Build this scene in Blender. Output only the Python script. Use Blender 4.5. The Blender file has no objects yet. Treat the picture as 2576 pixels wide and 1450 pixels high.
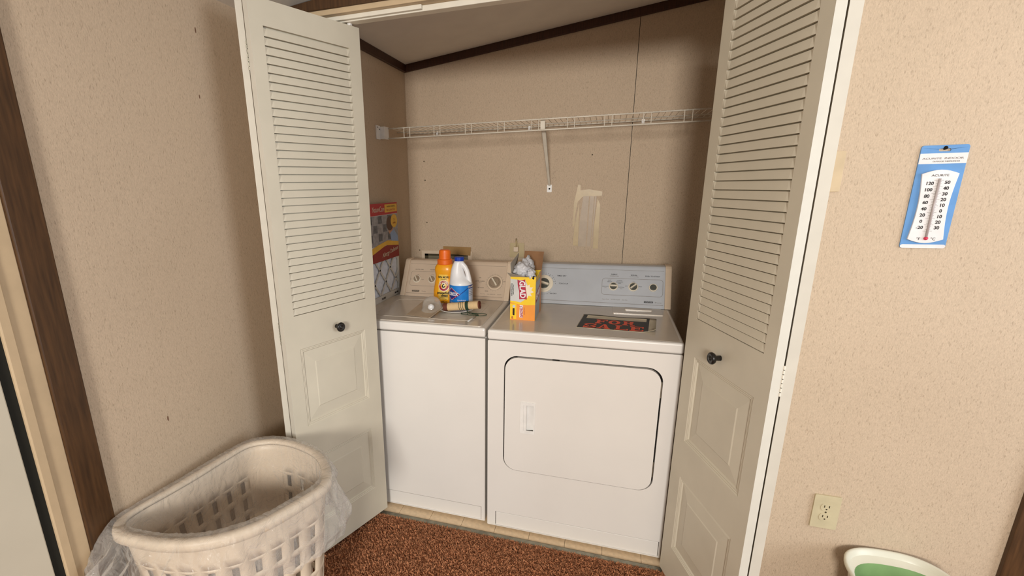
import bpy, bmesh, math, random
import numpy as np
from mathutils import Vector, Matrix, noise
from mathutils.geometry import tessellate_polygon
random.seed(7)
sc = bpy.context.scene
COL = sc.collection
# ------------------------------------------------------------------ camera, world, lights, exposure
FPX = 1217.44; PW, PH = 2576.0, 1450.0
cd = bpy.data.cameras.new('camera'); cam = bpy.data.objects.new('camera', cd); COL.objects.link(cam)
cd.sensor_fit = 'HORIZONTAL'; cd.sensor_width = 36.0; cd.lens = 36.0*FPX/PW
cd.shift_x = 172.96/PW; cd.shift_y = 77.95/PW; cd.clip_start = .02
yaw, pitch, roll = .326692, -.267485, -.021913
cy_, sy_, cp_, sp_ = math.cos(yaw), math.sin(yaw), math.cos(pitch), math.sin(pitch)
f_ = Vector((-sy_*cp_, cy_*cp_, sp_)); r_ = Vector((cy_, sy_, 0)); u_ = r_.cross(f_)
r2 = math.cos(roll)*r_+math.sin(roll)*u_; u2 = -math.sin(roll)*r_+math.cos(roll)*u_
mw = Matrix((r2, u2, -f_)).transposed().to_4x4(); mw.translation = (.42295, -1.7958, 1.46529)
cam.matrix_world = mw; sc.camera = cam

w = bpy.data.worlds.new('room_light'); sc.world = w; w.use_nodes = True
w.node_tree.nodes['Background'].inputs[0].default_value = (1.0, .985, .965, 1)
w.node_tree.nodes['Background'].inputs[1].default_value = .45
def area(name, loc, target, size, power, colr, sy=None):
    l = bpy.data.lights.new(name, 'AREA'); l.energy = power; l.color = colr; l.size = size
    l.shape = 'RECTANGLE' if sy else 'DISK'
    if sy: l.size_y = sy
    o = bpy.data.objects.new(name, l); COL.objects.link(o); o.location = loc
    o.rotation_euler = (Vector(target)-Vector(loc)).to_track_quat('-Z', 'Y').to_euler(); return o
area('room_lamp', (.58, -5.2, 2.02), (.1, .4, 1.1), .85, 175, (1.0, .96, .90))
area('window_daylight', (3.4, -1.6, 1.45), (-.4, -.9, .9), 1.7, 50, (.86, .93, 1.0), 1.3)
vs = sc.view_settings
vs.view_transform = 'Standard'; vs.look = 'None'; vs.gamma = 1.0; vs.exposure = -.03; vs.use_curve_mapping = False

# ------------------------------------------------------------------ materials
def lin(c):
    c = c/255.0
    return c/12.92 if c <= .04045 else ((c+.055)/1.055)**2.4
def rgb(r, g, b): return (lin(r), lin(g), lin(b), 1)
MATS = {}
def mat(name, col, rough=.5, spec=.5, metal=0., vary=.05, vscale=20., bump=0., bscale=200., trans=0., sub=0., coat=0., stretch=None):
    m = bpy.data.materials.new(name); m.use_nodes = True; MATS[name] = m
    nt = m.node_tree; b = nt.nodes['Principled BSDF']
    b.inputs['Roughness'].default_value = rough; b.inputs['Specular IOR Level'].default_value = spec
    b.inputs['Metallic'].default_value = metal
    if trans: b.inputs['Transmission Weight'].default_value = trans
    if coat: b.inputs['Coat Weight'].default_value = coat
    if sub: b.inputs['Subsurface Weight'].default_value = sub
    tc = nt.nodes.new('ShaderNodeTexCoord'); mp = nt.nodes.new('ShaderNodeMapping')
    if stretch: mp.inputs['Scale'].default_value = stretch
    nt.links.new(tc.outputs['Object'], mp.inputs['Vector'])
    n = nt.nodes.new('ShaderNodeTexNoise'); n.inputs['Scale'].default_value = vscale; n.inputs['Detail'].default_value = 4
    nt.links.new(mp.outputs['Vector'], n.inputs['Vector'])
    r = nt.nodes.new('ShaderNodeValToRGB')
    lo = tuple(max(0, c*(1-vary*2)) for c in col[:3])+(1,); hi = tuple(min(1, c*(1+vary*2)) for c in col[:3])+(1,)
    r.color_ramp.elements[0].color = lo; r.color_ramp.elements[0].position = .25
    r.color_ramp.elements[1].color = hi; r.color_ramp.elements[1].position = .75
    nt.links.new(n.outputs['Fac'], r.inputs['Fac']); nt.links.new(r.outputs['Color'], b.inputs['Base Color'])
    if bump:
        n2 = nt.nodes.new('ShaderNodeTexNoise'); n2.inputs['Scale'].default_value = bscale
        nt.links.new(mp.outputs['Vector'], n2.inputs['Vector'])
        bp = nt.nodes.new('ShaderNodeBump'); bp.inputs['Strength'].default_value = bump; bp.inputs['Distance'].default_value = .002
        nt.links.new(n2.outputs['Fac'], bp.inputs['Height']); nt.links.new(bp.outputs['Normal'], b.inputs['Normal'])
    return m
def wallpaper(name, base, fleck):
    m = bpy.data.materials.new(name); m.use_nodes = True; MATS[name] = m
    nt = m.node_tree; b = nt.nodes['Principled BSDF']; b.inputs['Roughness'].default_value = .62; b.inputs['Specular IOR Level'].default_value = .3
    tc = nt.nodes.new('ShaderNodeTexCoord')
    def nz(scale, mscale, detail=3, rough=.6):
        mp = nt.nodes.new('ShaderNodeMapping'); mp.inputs['Scale'].default_value = mscale
        nt.links.new(tc.outputs['Object'], mp.inputs['Vector'])
        n = nt.nodes.new('ShaderNodeTexNoise'); n.inputs['Scale'].default_value = scale
        n.inputs['Detail'].default_value = detail; n.inputs['Roughness'].default_value = rough
        nt.links.new(mp.outputs['Vector'], n.inputs['Vector']); return n
    def ramp(n, a, c1, bpos, c2):
        r = nt.nodes.new('ShaderNodeValToRGB'); e = r.color_ramp.elements
        e[0].position = a; e[0].color = c1; e[1].position = bpos; e[1].color = c2
        nt.links.new(n.outputs['Fac'], r.inputs['Fac']); return r
    fl = ramp(nz(310, (1, 1, .28), 2), .58, (0, 0, 0, 1), .72, (1, 1, 1, 1))
    fine = ramp(nz(420, (1, 1, .4), 2), .30, tuple(c*.90 for c in base[:3])+(1,), .70, tuple(min(1, c*1.09) for c in base[:3])+(1,))
    big = ramp(nz(1.7, (1, 1, 1), 2), .30, (.955, .95, .945, 1), .70, (1.02, 1.02, 1.025, 1))
    mul = nt.nodes.new('ShaderNodeMix'); mul.data_type = 'RGBA'; mul.blend_type = 'MULTIPLY'; mul.inputs[0].default_value = 1
    nt.links.new(fine.outputs['Color'], mul.inputs[6]); nt.links.new(big.outputs['Color'], mul.inputs[7])
    mx = nt.nodes.new('ShaderNodeMix'); mx.data_type = 'RGBA'
    sc_ = nt.nodes.new('ShaderNodeMath'); sc_.operation = 'MULTIPLY'; sc_.inputs[1].default_value = .38
    nt.links.new(fl.outputs['Color'], sc_.inputs[0]); nt.links.new(sc_.outputs[0], mx.inputs[0])
    nt.links.new(mul.outputs[2], mx.inputs[6]); mx.inputs[7].default_value = fleck
    nt.links.new(mx.outputs[2], b.inputs['Base Color'])
    bp = nt.nodes.new('ShaderNodeBump'); bp.inputs['Strength'].default_value = .25; bp.inputs['Distance'].default_value = .001; bp.invert = True
    nt.links.new(fl.outputs['Color'], bp.inputs['Height']); nt.links.new(bp.outputs['Normal'], b.inputs['Normal'])
    return m
wallpaper('wallpaper', rgb(196, 175, 150), rgb(128, 108, 84))
mat('ceiling_paint', rgb(232, 229, 222), .8, .2, vary=.02, vscale=8)
mat('trim_brown', rgb(62, 33, 18), .45, .4, vary=.18, vscale=30, stretch=(6, 6, .6))
mat('casing_brown', rgb(74, 49, 26), .45, .4, vary=.2, vscale=22, stretch=(6, 6, .5))
mat('jamb_tan', rgb(196, 172, 138), .5, .4, vary=.03)
mat('door_white', rgb(205, 196, 176), .5, .4, vary=.02, vscale=6)
mat('door_cream', rgb(205, 197, 178), .45, .45, vary=.025, vscale=7, bump=.05, bscale=500)
mat('edge_cream', rgb(206, 201, 188), .5, .4, vary=.02)
mat('gasket', rgb(28, 28, 22), .7, .3)
mat('track_white', rgb(226, 220, 205), .4, .5, vary=.02)
mat('metal_dull', rgb(140, 136, 120), .38, .5, metal=.8, vary=.15, vscale=40)
mat('vinyl', rgb(234, 208, 172), .45, .4, vary=.06, vscale=60)
mat('vinyl_gap', rgb(120, 104, 84), .8, .2)
mat('carpet_base', rgb(138, 92, 64), .95, .1, vary=.25, vscale=150)
mat('carpet_pile', rgb(184, 128, 92), .9, .15, vary=.35, vscale=90)
mat('enamel', rgb(232, 228, 222), .28, .5, vary=.01, vscale=5)
mat('enamel_shaded_top', rgb(210, 200, 186), .18, .55, vary=.025, vscale=9)  # white enamel darkened to beige: wall reflection and weaker light painted in
mat('panel_beige', rgb(216, 196, 172), .42, .4, vary=.02)
mat('face_beige', rgb(206, 186, 164), .38, .45, vary=.02)
mat('face_blue', rgb(186, 190, 196), .34, .5, vary=.03, vscale=10)
mat('knob_pale', rgb(226, 216, 196), .4, .5)
mat('knob_dark', rgb(74, 76, 70), .4, .5)
mat('knob_tan', rgb(150, 132, 112), .4, .5)
mat('print_dark', rgb(38, 36, 34), .6, .3)
mat('print_grey', rgb(122, 112, 102), .6, .3)
mat('print_black', rgb(16, 16, 16), .5, .3)
mat('shadow_gap', rgb(30, 28, 26), .9, .1)
mat('knob_black', rgb(26, 24, 22), .3, .5)
mat('plastic_white', rgb(236, 234, 230), .35, .5)
mat('wire_white', rgb(222, 214, 198), .4, .5)
mat('orange_plastic', rgb(246, 168, 28), .28, .5, vary=.03)
mat('orange_cap', rgb(240, 112, 28), .35, .5, vary=.03)
mat('label_yellow', rgb(250, 206, 92), .4, .4)
mat('label_red', rgb(176, 36, 62), .45, .4)
mat('label_cream', rgb(246, 232, 204), .4, .4)
mat('bleach_white', rgb(240, 240, 242), .35, .5, vary=.01)
mat('cap_blue', rgb(24, 62, 168), .4, .4)
mat('label_blue', rgb(34, 128, 214), .3, .5, vary=.12, vscale=24)
mat('label_navy', rgb(28, 56, 140), .3, .5)
mat('label_pale', rgb(196, 206, 226), .35, .5)
mat('spool_core', rgb(104, 58, 44), .7, .2)
mat('twine', rgb(222, 194, 150), .85, .2, vary=.12, vscale=300, stretch=(8, 1, 1))
mat('string_green', rgb(44, 68, 50), .7, .3)
mat('card_brown', rgb(178, 158, 134), .7, .3, vary=.06)
mat('box_yellow', rgb(250, 210, 40), .4, .4, vary=.02)
mat('box_orange', rgb(244, 156, 62), .4, .4, vary=.03)
mat('box_grey', rgb(206, 206, 204), .45, .4, vary=.04)
mat('box_blue', rgb(186, 196, 208), .4, .4, vary=.05, vscale=30)
mat('box_inside', rgb(172, 164, 152), .8, .2, vary=.05)
mat('cardboard', rgb(140, 104, 74), .85, .2, vary=.08)
mat('bag_white', rgb(204, 204, 208), .35, .5, vary=.05)
mat('sign_black', rgb(40, 42, 40), .5, .4)
mat('sign_white', rgb(206, 196, 172), .5, .4)
mat('sign_red', rgb(240, 88, 52), .5, .4)
mat('filter_white', rgb(224, 226, 232), .8, .2, vary=.06, vscale=60)
mat('filter_card', rgb(206, 204, 198), .7, .3, vary=.03)
mat('filter_red', rgb(178, 40, 48), .5, .4)
mat('filter_maroon', rgb(140, 34, 30), .5, .4)
mat('filter_yellow', rgb(226, 178, 62), .5, .4)
mat('photo_grey', rgb(150, 148, 150), .5, .4, vary=.15, vscale=60)
mat('photo_pane', rgb(96, 98, 104), .5, .4, vary=.25, vscale=60)
mat('photo_light', rgb(204, 200, 200), .5, .4)
mat('photo_hair', rgb(84, 54, 40), .5, .4)
mat('photo_shirt', rgb(140, 164, 200), .5, .4)
mat('photo_skin', rgb(186, 140, 112), .5, .4)
mat('thermo_blue', rgb(96, 146, 200), .4, .45)
mat('thermo_white', rgb(226, 222, 220), .4, .45)
mat('thermo_tube', rgb(178, 166, 164), .3, .5)
mat('thermo_red', rgb(206, 40, 76), .4, .45)
mat('outlet_ivory', rgb(196, 183, 150), .4, .45)
mat('slot_dark', rgb(70, 62, 44), .7, .2)
mat('switch_ivory', rgb(200, 178, 144), .45, .45)
mat('tub_white', rgb(216, 212, 194), .35, .45, vary=.015)
mat('tub_green', rgb(118, 150, 96), .5, .4, vary=.10, vscale=14)
mat('basket_white', rgb(214, 196, 172), .45, .4, vary=.02)
mat('socket_old', rgb(186, 168, 128), .4, .45)
mat('tape_yellow', rgb(188, 164, 120), .35, .5, vary=.05, vscale=30)
mat('tape_grey', rgb(176, 156, 132), .4, .5, vary=.05, vscale=30)
mat('tape_brown', rgb(158, 122, 70), .4, .5, vary=.06)
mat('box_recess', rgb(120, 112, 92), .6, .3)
mat('scuff', rgb(120, 92, 74), .8, .2)
def film(name, col, face, edge, rough, bump):
    m = bpy.data.materials.new(name); m.use_nodes = True; MATS[name] = m; nt = m.node_tree
    b = nt.nodes['Principled BSDF']; b.inputs['Base Color'].default_value = col; b.inputs['Roughness'].default_value = rough
    b.inputs['Specular IOR Level'].default_value = 1.0
    tc = nt.nodes.new('ShaderNodeTexCoord')
    n = nt.nodes.new('ShaderNodeTexNoise'); n.inputs['Scale'].default_value = 17; n.inputs['Detail'].default_value = 5
    n.inputs['Distortion'].default_value = 1.6
    nt.links.new(tc.outputs['Object'], n.inputs['Vector'])
    bp = nt.nodes.new('ShaderNodeBump'); bp.inputs['Strength'].default_value = bump; bp.inputs['Distance'].default_value = .02
    nt.links.new(n.outputs['Fac'], bp.inputs['Height']); nt.links.new(bp.outputs['Normal'], b.inputs['Normal'])
    lw = nt.nodes.new('ShaderNodeLayerWeight'); lw.inputs['Blend'].default_value = .45; nt.links.new(bp.outputs['Normal'], lw.inputs['Normal'])
    mr = nt.nodes.new('ShaderNodeMapRange'); mr.inputs['To Min'].default_value = face; mr.inputs['To Max'].default_value = edge
    nt.links.new(lw.outputs['Facing'], mr.inputs['Value']); nt.links.new(mr.outputs['Result'], b.inputs['Alpha'])
    return m
film('plastic_film', rgb(226, 222, 216), .10, .62, .12, .75)
film('clear_plastic', rgb(222, 216, 206), .12, .8, .08, .15)

# ------------------------------------------------------------------ helpers
WM = {}
def setp(o, parent=None, world=None):
    M = world or Matrix()
    o.matrix_basis = M; WM[o.name] = M
    if parent is not None:
        o.parent = parent; o.matrix_parent_inverse = WM[parent.name].inverted()
def link(name, me, m=None, parent=None, world=None, smooth=False, bevel=0., seg=2, kind=None):
    o = bpy.data.objects.new(name, me); COL.objects.link(o)
    if m is not None and not me.materials: me.materials.append(MATS[m])
    if smooth:
        for p in me.polygons: p.use_smooth = True
    if bevel:
        md = o.modifiers.new('bevel', 'BEVEL'); md.width = bevel; md.segments = seg; md.limit_method = 'ANGLE'; md.angle_limit = math.radians(40)
        md.harden_normals = False
    setp(o, parent, world)
    if kind: o['kind'] = kind
    return o
def tag(o, label, cat=None, group=None, kind=None):
    o['label'] = label
    if cat: o['category'] = cat
    if group: o['group'] = group
    if kind: o['kind'] = kind
    return o
def thing(name, loc, label, cat, group=None):
    o = bpy.data.objects.new(name, None); COL.objects.link(o); o.empty_display_size = .05
    setp(o, None, Matrix.Translation(loc)); tag(o, label, cat, group); return o
class MB:
    def __init__(s): s.v = []; s.f = []
    def add(s, vs, fs):
        k = len(s.v); s.v += [tuple(v) for v in vs]; s.f += [tuple(i+k for i in f) for f in fs]; return s
    def box(s, lo, hi):
        x0, y0, z0 = lo; x1, y1, z1 = hi
        return s.add([(x0,y0,z0),(x1,y0,z0),(x1,y1,z0),(x0,y1,z0),(x0,y0,z1),(x1,y0,z1),(x1,y1,z1),(x0,y1,z1)],
            [(0,3,2,1),(4,5,6,7),(0,1,5,4),(1,2,6,5),(2,3,7,6),(3,0,4,7)])
    def hexa(s, p8): return s.add(p8, [(0,3,2,1),(4,5,6,7),(0,1,5,4),(1,2,6,5),(2,3,7,6),(3,0,4,7)])
    def prism(s, loops, fn, a, b):
        """2-D polygon (first loop outer, others holes) swept from depth a to b through fn(u, v, depth)"""
        tri = tessellate_polygon([[Vector((p[0], p[1], 0)) for p in lp] for lp in loops])
        flat = [p for lp in loops for p in lp]; n = len(flat)
        vs = [fn(p[0], p[1], a) for p in flat]+[fn(p[0], p[1], b) for p in flat]
        fs = [t for t in tri]+[(t[0]+n, t[2]+n, t[1]+n) for t in tri]
        k = 0
        for lp in loops:
            m = len(lp)
            for i in range(m):
                j = (i+1) % m; fs.append((k+i, k+j, k+j+n, k+i+n))
            k += m
        return s.add(vs, fs)
    def rings(s, rings, close=True, cap=True):
        k = len(s.v); n = len(rings[0])
        for r in rings: s.v += [tuple(p) for p in r]
        for a in range(len(rings)-1):
            for i in range(n if close else n-1):
                j = (i+1) % n; s.f.append((k+a*n+i, k+a*n+j, k+(a+1)*n+j, k+(a+1)*n+i))
        if cap:
            s.f.append(tuple(k+i for i in range(n))[::-1]); s.f.append(tuple(k+(len(rings)-1)*n+i for i in range(n)))
        return s
    def lathe(s, prof, c, n=32, sx=1., sy=1., cap=True):
        return s.rings([[(c[0]+r*sx*math.cos(2*math.pi*i/n), c[1]+r*sy*math.sin(2*math.pi*i/n), c[2]+z) for i in range(n)] for r, z in prof], cap=cap)
    def disc_stack(s, prof, M, n=28):
        """lathe about the local z axis of matrix M"""
        return s.rings([[M @ Vector((r*math.cos(2*math.pi*i/n), r*math.sin(2*math.pi*i/n), z)) for i in range(n)] for r, z in prof])
    def tube(s, path, r, n=8, closed=False):
        P = [Vector(p) for p in path]; R = []
        up = Vector((0, 0, 1)); prev = None
        for i, p in enumerate(P):
            t = (P[(i+1) % len(P)]-P[i-1]) if closed else (P[min(i+1, len(P)-1)]-P[max(i-1, 0)])
            t.normalize()
            if prev is None:
                a = t.cross(up)
                if a.length < .1: a = t.cross(Vector((1, 0, 0)))
            else: a = prev-t*prev.dot(t)
            a.normalize(); prev = a; b = t.cross(a)
            rr = r[i] if isinstance(r, (list, tuple)) else r
            R.append([p+(a*math.cos(2*math.pi*k/n)+b*math.sin(2*math.pi*k/n))*rr for k in range(n)])
        if closed: R.append(R[0]); return s.rings(R, cap=False)
        return s.rings(R)
    def mesh(s, name, normals=True):
        me = bpy.data.meshes.new(name); me.from_pydata(s.v, [], s.f); 
        if normals:
            bm = bmesh.new(); bm.from_mesh(me); bmesh.ops.recalc_face_normals(bm, faces=bm.faces); bm.to_mesh(me); bm.free()
        me.update(); return me
    def obj(s, name, m, parent=None, **k): return link(name, s.mesh(name), m, parent, **k)
def box(name, lo, hi, m, parent=None, **k): return MB().box(lo, hi).obj(name, m, parent, **k)
def rrect(x0, y0, x1, y1, r, n=6):
    pts = []
    for cx, cy, a0 in ((x1-r, y0+r, -90), (x1-r, y1-r, 0), (x0+r, y1-r, 90), (x0+r, y0+r, 180)):
        for i in range(n+1):
            a = math.radians(a0+90*i/n); pts.append((cx+r*math.cos(a), cy+r*math.sin(a)))
    return pts
def basis(o, X, Y):
    X = Vector(X).normalized(); Y = Vector(Y).normalized(); Z = X.cross(Y)
    M = Matrix((X, Y, Z)).transposed().to_4x4(); M.translation = o; return M
XZ = lambda o: basis(o, (1, 0, 0), (0, 0, 1))       # upright, facing the room (-y)
def text_mesh(s, size, bold=0., shear=0., ext=.0002, width=None):
    cu = bpy.data.curves.new('t', 'FONT'); cu.body = s; cu.size = size; cu.align_x = 'CENTER'; cu.align_y = 'CENTER'
    cu.offset = bold; cu.shear = shear; cu.extrude = ext; cu.resolution_u = 3
    o = bpy.data.objects.new('t', cu); COL.objects.link(o)
    me = bpy.data.meshes.new_from_object(o); bpy.data.objects.remove(o); bpy.data.curves.remove(cu)
    if width:
        xs = [v.co.x for v in me.vertices]; k = width/(max(xs)-min(xs))
        for v in me.vertices: v.co.x *= k
    return me
def text(s, size, M, m, parent, name='lettering', **k):
    return link(name, text_mesh(s, size, **k), m, parent, world=M)
def flat(name, loops, M, m, parent, t=.0004):
    """thin flat print or plate on the plane of matrix M"""
    return MB().prism(loops, lambda u, v, d: M @ Vector((u, v, d)), 0, t).obj(name, m, parent)
def rect(x0, y0, x1, y1): return [(x0, y0), (x1, y0), (x1, y1), (x0, y1)]

# ------------------------------------------------------------------ setting
YW, XL, XR = .82, -.65, 1.05          # closet back wall, closet side walls
YF, YI = -.13, -.05                   # room face and closet face of the front wall
JL, JR = -.70, .945                   # jambs of the opening
XW = -.83                             # left wall of the room
HZ = 2.05                             # head of the opening
ceil = lambda x: 2.086+.115*(x-XL)
st = lambda o: tag(o, o.get('label') or '', kind='structure') if False else o.__setitem__('kind', 'structure') or o
def struct(name, mb, m, **k):
    o = mb.obj(name, m, **k); o['kind'] = 'structure'; return o
def wall_top(x0, x1, y0, y1, z0=-.02):
    return MB().hexa([(x0,y0,z0),(x1,y0,z0),(x1,y1,z0),(x0,y1,z0),(x0,y0,ceil(x0)+.02),(x1,y0,ceil(x1)+.02),(x1,y1,ceil(x1)+.02),(x0,y1,ceil(x0)+.02)])
floor = struct('floor', MB().box((-.95, -3.4, -.06), (2.4, .9, -.003)), 'vinyl_gap'); tag(floor, 'pale vinyl floor under the washer and dryer')
# back wall: two sheets of panelling with the joint between them
SEAM = .505
wb = struct('wall_back', MB().hexa([(-.75,YW+.006,-.02),(1.15,YW+.006,-.02),(1.15,YW+.08,-.02),(-.75,YW+.08,-.02),(-.75,YW+.006,2.1),(1.15,YW+.006,2.32),(1.15,YW+.08,2.32),(-.75,YW+.08,2.1)]), 'gasket')
tag(wb, 'beige papered back wall of the laundry closet')
for a, b in ((XL-.02, SEAM-.0012), (SEAM+.0012, XR+.02)):
    wall_top(a, b, YW, YW+.008).obj('wall_panel', 'wallpaper', wb)
for x, z in ((-.555, 1.60), (-.552, 1.50), (-.548, 1.27), (-.598, 1.113), (.33, 1.60)):
    MB().disc_stack([(.0035, 0), (.003, .0015)], basis((x, YW, z), (1, 0, 0), (0, 0, 1)), 8).obj('nail_head', 'slot_dark', wb)
wcl = struct('wall_left', wall_top(XL-.05, XL, YI, YW+.02), 'wallpaper'); tag(wcl, 'papered side wall inside the laundry closet')
MB().disc_stack([(.004, 0), (.003, .002)], basis((XL, .30, 1.59), (0, 1, 0), (0, 0, 1)), 8).obj('nail_head', 'slot_dark', wcl)
wcr = struct('wall_right', wall_top(XR, XR+.05, YI, YW+.02), 'wallpaper')
wr = struct('wall_room_left', wall_top(XW-.06, XW, -3.4, YI), 'wallpaper'); tag(wr, 'flecked beige room wall behind the laundry basket')
for y, z, r in ((-.775, .79, .004), (-.435, 1.95, .004), (-.457, 1.756, .003)):
    flat('scuff_mark', [[(r*math.cos(a)*.7, r*2.2*math.sin(a)) for a in [i*.9 for i in range(7)]]], basis((XW, y, z), (0, 1, 0), (0, 0, 1)), 'scuff', wr)
wf = struct('wall_front', MB().hexa([(JR,YF,-.02),(2.4,YF,-.02),(2.4,YI,-.02),(JR,YI,-.02),(JR,YF,ceil(JR)+.02),(2.4,YF,ceil(2.4)+.02),(2.4,YI,ceil(2.4)+.02),(JR,YI,ceil(JR)+.02)]), 'wallpaper')
tag(wf, 'papered room wall holding the thermometer and outlet')
MB().hexa([(JL,YF,HZ+.01),(JR,YF,HZ+.01),(JR,YI,HZ+.01),(JL,YI,HZ+.01),(JL,YF,ceil(JL)+.02),(JR,YF,ceil(JR)+.02),(JR,YI,ceil(JR)+.02),(JL,YI,ceil(JL)+.02)]).obj('header', 'wallpaper', wf)
wall_top(XW, JL, YF, YI).obj('wall_return', 'wallpaper', wf)
cl = struct('ceiling', MB().hexa([(-.95,-3.4,ceil(-.95)),(2.4,-3.4,ceil(2.4)),(2.4,.9,ceil(2.4)),(-.95,.9,ceil(-.95)),(-.95,-3.4,ceil(-.95)+.05),(2.4,-3.4,ceil(2.4)+.05),(2.4,.9,ceil(2.4)+.05),(-.95,.9,ceil(-.95)+.05)]), 'ceiling_paint')
tag(cl, 'sloping grey ceiling of the closet and room')
# brown crown strips
t1 = struct('trim_1', MB().hexa([(XL,YW-.014,ceil(XL)-.037),(XR,YW-.014,ceil(XR)-.037),(XR,YW,ceil(XR)-.037),(XL,YW,ceil(XL)-.037),(XL,YW-.014,ceil(XL)),(XR,YW-.014,ceil(XR)),(XR,YW,ceil(XR)),(XL,YW,ceil(XL))]), 'trim_brown', bevel=.003)
tag(t1, 'dark brown crown strip along the closet back wall')
t2 = struct('trim_2', MB().box((XL, YI, ceil(XL)-.038), (XL+.014, YW-.012, ceil(XL)+.001)), 'trim_brown', bevel=.003)
tag(t2, 'dark brown crown strip along the closet side wall')
# head casing, jamb boards, door track
t3 = struct('trim_3', MB().prism([[(JL-.03, HZ+.008), (JR+.06, HZ+.008), (JR+.06, min(HZ+.075, ceil(JR))), (-.25, HZ+.075), (JL-.03, ceil(JL-.03))]], lambda u, v, d: (u, d, v), YF-.012, YF), 'casing_brown', bevel=.003)
tag(t3, 'brown wooden casing above the closet opening')
hj = struct('trim_4', MB().box((JL, YF-.004, HZ-.008), (JR, YI, HZ+.01)), 'jamb_tan', bevel=.002)
tag(hj, 'cream jamb lining at the head and sides of the opening')
box('side_jamb', (JL-.012, YF-.002, 0), (JL, YI, HZ-.008), 'jamb_tan', hj)
box('side_jamb', (JR, YF-.002, 0), (JR+.012, YI, HZ-.008), 'jamb_tan', hj)
trk = tag(box('door_track', (JL, -.098, HZ-.026), (JR, -.06, HZ-.008), 'track_white', bevel=.002), 'white metal track under the head of the opening', 'track'); trk['kind'] = 'structure'
box('track_cover', (JL, -.112, HZ-.022), (-.20, -.098, HZ-.008), 'track_white', trk, bevel=.002)
# vinyl tiles under the machines
tm = MB().box((0, 0, -.003), (.1485, .1485, 0)).mesh('tile')
for j in range(6):
    for i in range(12):
        link('tile', tm, 'vinyl', floor, world=Matrix.Translation((-.712+.150*i, -.044+.150*j, 0)))
# threshold strip
th = struct('trim_5', MB().prism([[(-.074, -.003), (-.038, -.003), (-.039, .003), (-.048, .0075), (-.066, .0085), (-.074, .004)]], lambda u, v, d: (d, u, v), JL, JR), 'metal_dull')
tag(th, 'dull metal threshold strip between carpet and vinyl')
for i in range(9):
    MB().disc_stack([(.004, 0), (.003, .001)], Matrix.Translation((-.6+.18*i, -.056, .0078)), 10).obj('nail_head', 'metal_dull', th)
# carpet: backing and pile
cb = MB().box((XW, -3.4, -.003), (2.4, -.064, .004)).obj('carpet_backing', 'carpet_base'); cb['kind'] = 'structure'
tag(cb, 'brown carpet backing across the room floor')
rs = np.random.RandomState(3)
N = 120000
px = rs.uniform(XW+.005, 1.6, N); py = -.076-rs.uniform(0, 1, N)**1.6*1.0
hh = rs.uniform(.008, .016, N); an = rs.uniform(0, 6.283, N); lx = rs.normal(0, .006, N); ly = rs.normal(-.001, .006, N); wd = rs.uniform(.0013, .0026, N)
keep = ~((((px+.555)/.235)**2+((py+.79)/.27)**2 < 1)|(((px-1.322)/.13)**2+((py+.285)/.13)**2 < 1))
px, py, hh, an, lx, ly, wd = [q[keep] for q in (px, py, hh, an, lx, ly, wd)]; N = len(px)
dx, dy = np.cos(an)*wd, np.sin(an)*wd
V = np.zeros((N, 5, 3))
V[:, 0] = np.stack([px-dx, py-dy, np.full(N, .002)], 1); V[:, 1] = np.stack([px+dx, py+dy, np.full(N, .002)], 1)
V[:, 2] = np.stack([px+dx+lx*.4, py+dy+ly*.4, .002+hh*.6], 1); V[:, 3] = np.stack([px-dx+lx*.4, py-dy+ly*.4, .002+hh*.6], 1)
V[:, 4] = np.stack([px+lx, np.minimum(py+ly, -.068), .002+hh], 1)
idx = np.arange(N)[:, None]*5
me = bpy.data.meshes.new('carpet')
faces = np.concatenate([idx+np.array([[0, 1, 2, 3]])], 0).tolist()+(idx+np.array([[3, 2, 4]])).tolist()
me.from_pydata(V.reshape(-1, 3).tolist(), [], faces)
tag(link('carpet', me, 'carpet_pile'), 'shaggy reddish brown carpet in front of the closet', 'carpet', kind='stuff')

# door casing and door on the room's left wall
c1 = struct('trim_6', MB().box((XW, -1.075, 0), (XW+.014, -1.000, 2.06)), 'casing_brown', bevel=.003); tag(c1, 'dark wood casing beside the door on the left wall')
c2 = struct('trim_7', MB().box((XW, -1.128, 0), (XW+.006, -1.075, 2.05)), 'jamb_tan', bevel=.002); tag(c2, 'tan door jamb beside the dark wood casing')
box('door_stop', (XW, -1.142, 0), (XW+.012, -1.118, 2.04), 'jamb_tan', c2, bevel=.003)
box('weather_seal', (XW, -1.166, 0), (XW+.004, -1.142, 2.04), 'gasket', c2)
d3 = struct('door_3', MB().box((XW, -2.0, .01), (XW+.010, -1.166, 2.03)), 'door_white', bevel=.003); tag(d3, 'off-white door at the far left of the room')
c8 = struct('trim_8', MB().box((1.605, YF-.016, 0), (1.70, YF, 2.1)), 'casing_brown', bevel=.003); tag(c8, 'dark wood casing at the right end of the front wall')

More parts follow.
